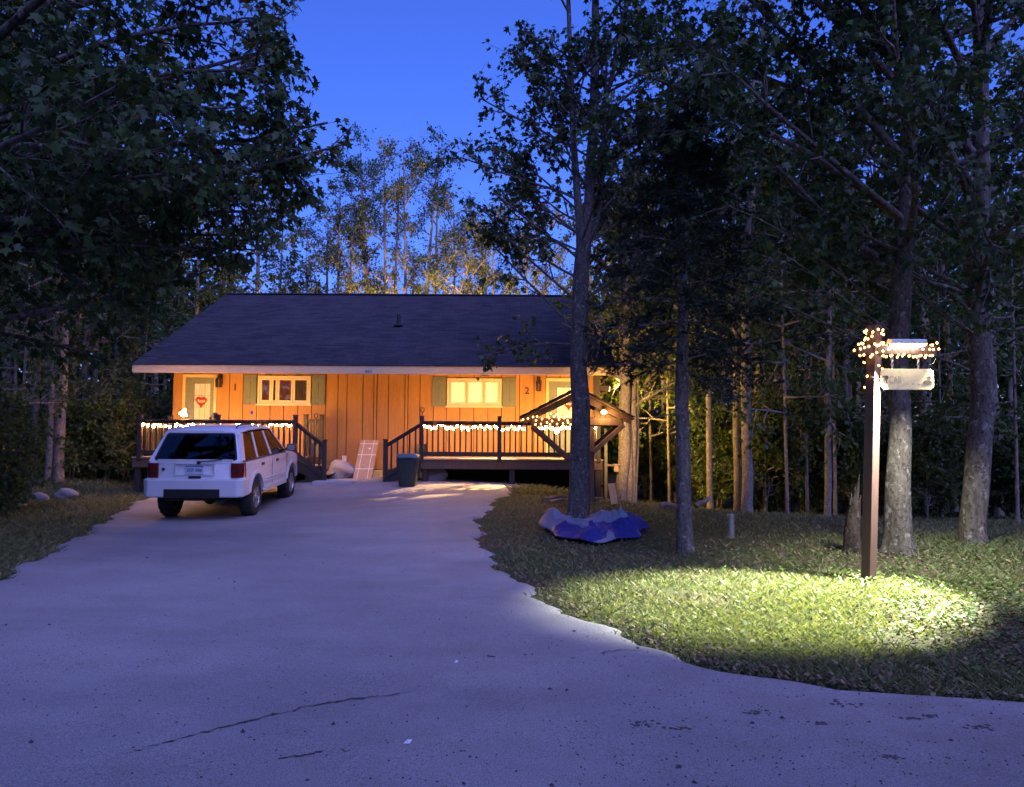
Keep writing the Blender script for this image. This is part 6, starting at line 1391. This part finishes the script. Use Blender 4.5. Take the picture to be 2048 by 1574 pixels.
# dead leaning stump behind the sign post
Yl = 10.4; c = P(1704, 1092, Yl); c[2] = H(c[0], Yl); W = Wood(); rgs = np.random.default_rng(4); trunk_mesh(W, rgs, [c - (0, 0, .1), P(1705, 1060, Yl), P(1708, 1030, Yl), P(1711, 1000, Yl)], [.115, .10, .09, .07], 12, .4)
for a_, b_, r_ in (((1702, 1010), (1703, 985), .03), ((1712, 1010), (1719, 948), .035), ((1708, 1010), (1711, 972), .03), ((1716, 1015), (1722, 990), .025)):
    v_, f_ = btubes(np.array([[P(a_[0], a_[1], Yl) + (P(b_[0], b_[1], Yl) - P(a_[0], a_[1], Yl)) * q_ for q_ in (0, .5, 1)]]), r_, .006, 6, rgs); W.add(v_, f_)
t_ = thing('dead_stump', 'dark splintered dead stump leaning behind the sign post', 'stump', tuple(c)); W.v = [v - c for v in W.v]; link('trunk', W.mesh('trunk', mat_bark('rotten_bark', (.02, .014, .012), (.06, .045, .04), (.12, .10, .09))), t_)
# far woods: one leafy mass closing the view
def far_woods():
    rng = np.random.default_rng(9); n = 150000; a = np.where(np.arange(n) < 110000, rng.uniform(R(-60), R(60), n), rng.uniform(R(60), R(300), n)); rr = np.where(abs(a) < R(60.01), rng.uniform(40, 62, n), rng.uniform(22, 40, n)); x = rr * np.sin(a); y = rr * np.cos(a); px = np.where(y > 1, 1024 + x / np.maximum(y, 1) * FPX, 3000)
    top = np.interp(px, [-1200, 0, 300, 450, 560, 640, 1000, 1120, 1300, 1600, 2048, 3200], [14, 14, 13, 10, 6.5, 6.0, 6.5, 9, 12.5, 14, 14.5, 14]) * rng.uniform(.75, 1.1, n); z = H(x, y) + top * rng.uniform(0, 1, n) ** .8
    m_ = leaves(rng, np.stack([x, y, z], -1), rng.normal(size=(n, 3)), (.3, .75), 'rhomb', M_leafB, 'far_woods', .3)
    o = link('far_woods', m_); tag(o, 'dark mass of far trees closing off the view behind the clearing', 'woods', kind='stuff')
far_woods()
# left verge: stones and low plants at the driveway edge
for k, (px, py, s, lab) in enumerate(((20, 1010, .3, 'rough stone at the driveway edge, farthest left under the maple'), (75, 1000, .22, 'low grey stone among leaves below the left woods'), (132, 992, .26, 'pale stone at the foot of the left woods'))):
    c = G(px, py); boulder('stone', (c[0], c[1], c[2] + s * .1), (s, s * .8, s * .55), 60 + k, M_stone, lab, 'stone')
# dark potted shrub beside the steps
rngp = np.random.default_rng(14); c = P(640, 905, 19.75); zb = zgl + .0; W = Wood(); L = [limb(rngp, (c[0], 19.75, zb + .25), k * .7, R(rngp.uniform(35, 80)), rngp.uniform(.25, .48), -.05, 5, .1) for k in range(16)]

# unseen maples of the same stand, added so their crowns shade the near driveway
for (x_, y_), rz_, sc_, lab in (((-3.5, -8.0), 160, 1.05, 'unseen leaning maple added to shade the left foreground'), ((-.6, -5.0), 80, 1.0, 'unseen maple added just behind the view to shade the driveway'), ((6.2, -2.5), 20, 1.0, 'unseen stout maple added to shade the right foreground'), ((8.5, -6.5), 50, 1.1, 'unseen tallest maple added farther back to shade the right foreground')):
    copy_tree(T_right, (x_, y_, H(x_, y_) - .02), R(rz_), sc_, lab, 'unseen maples added to shade the driveway')
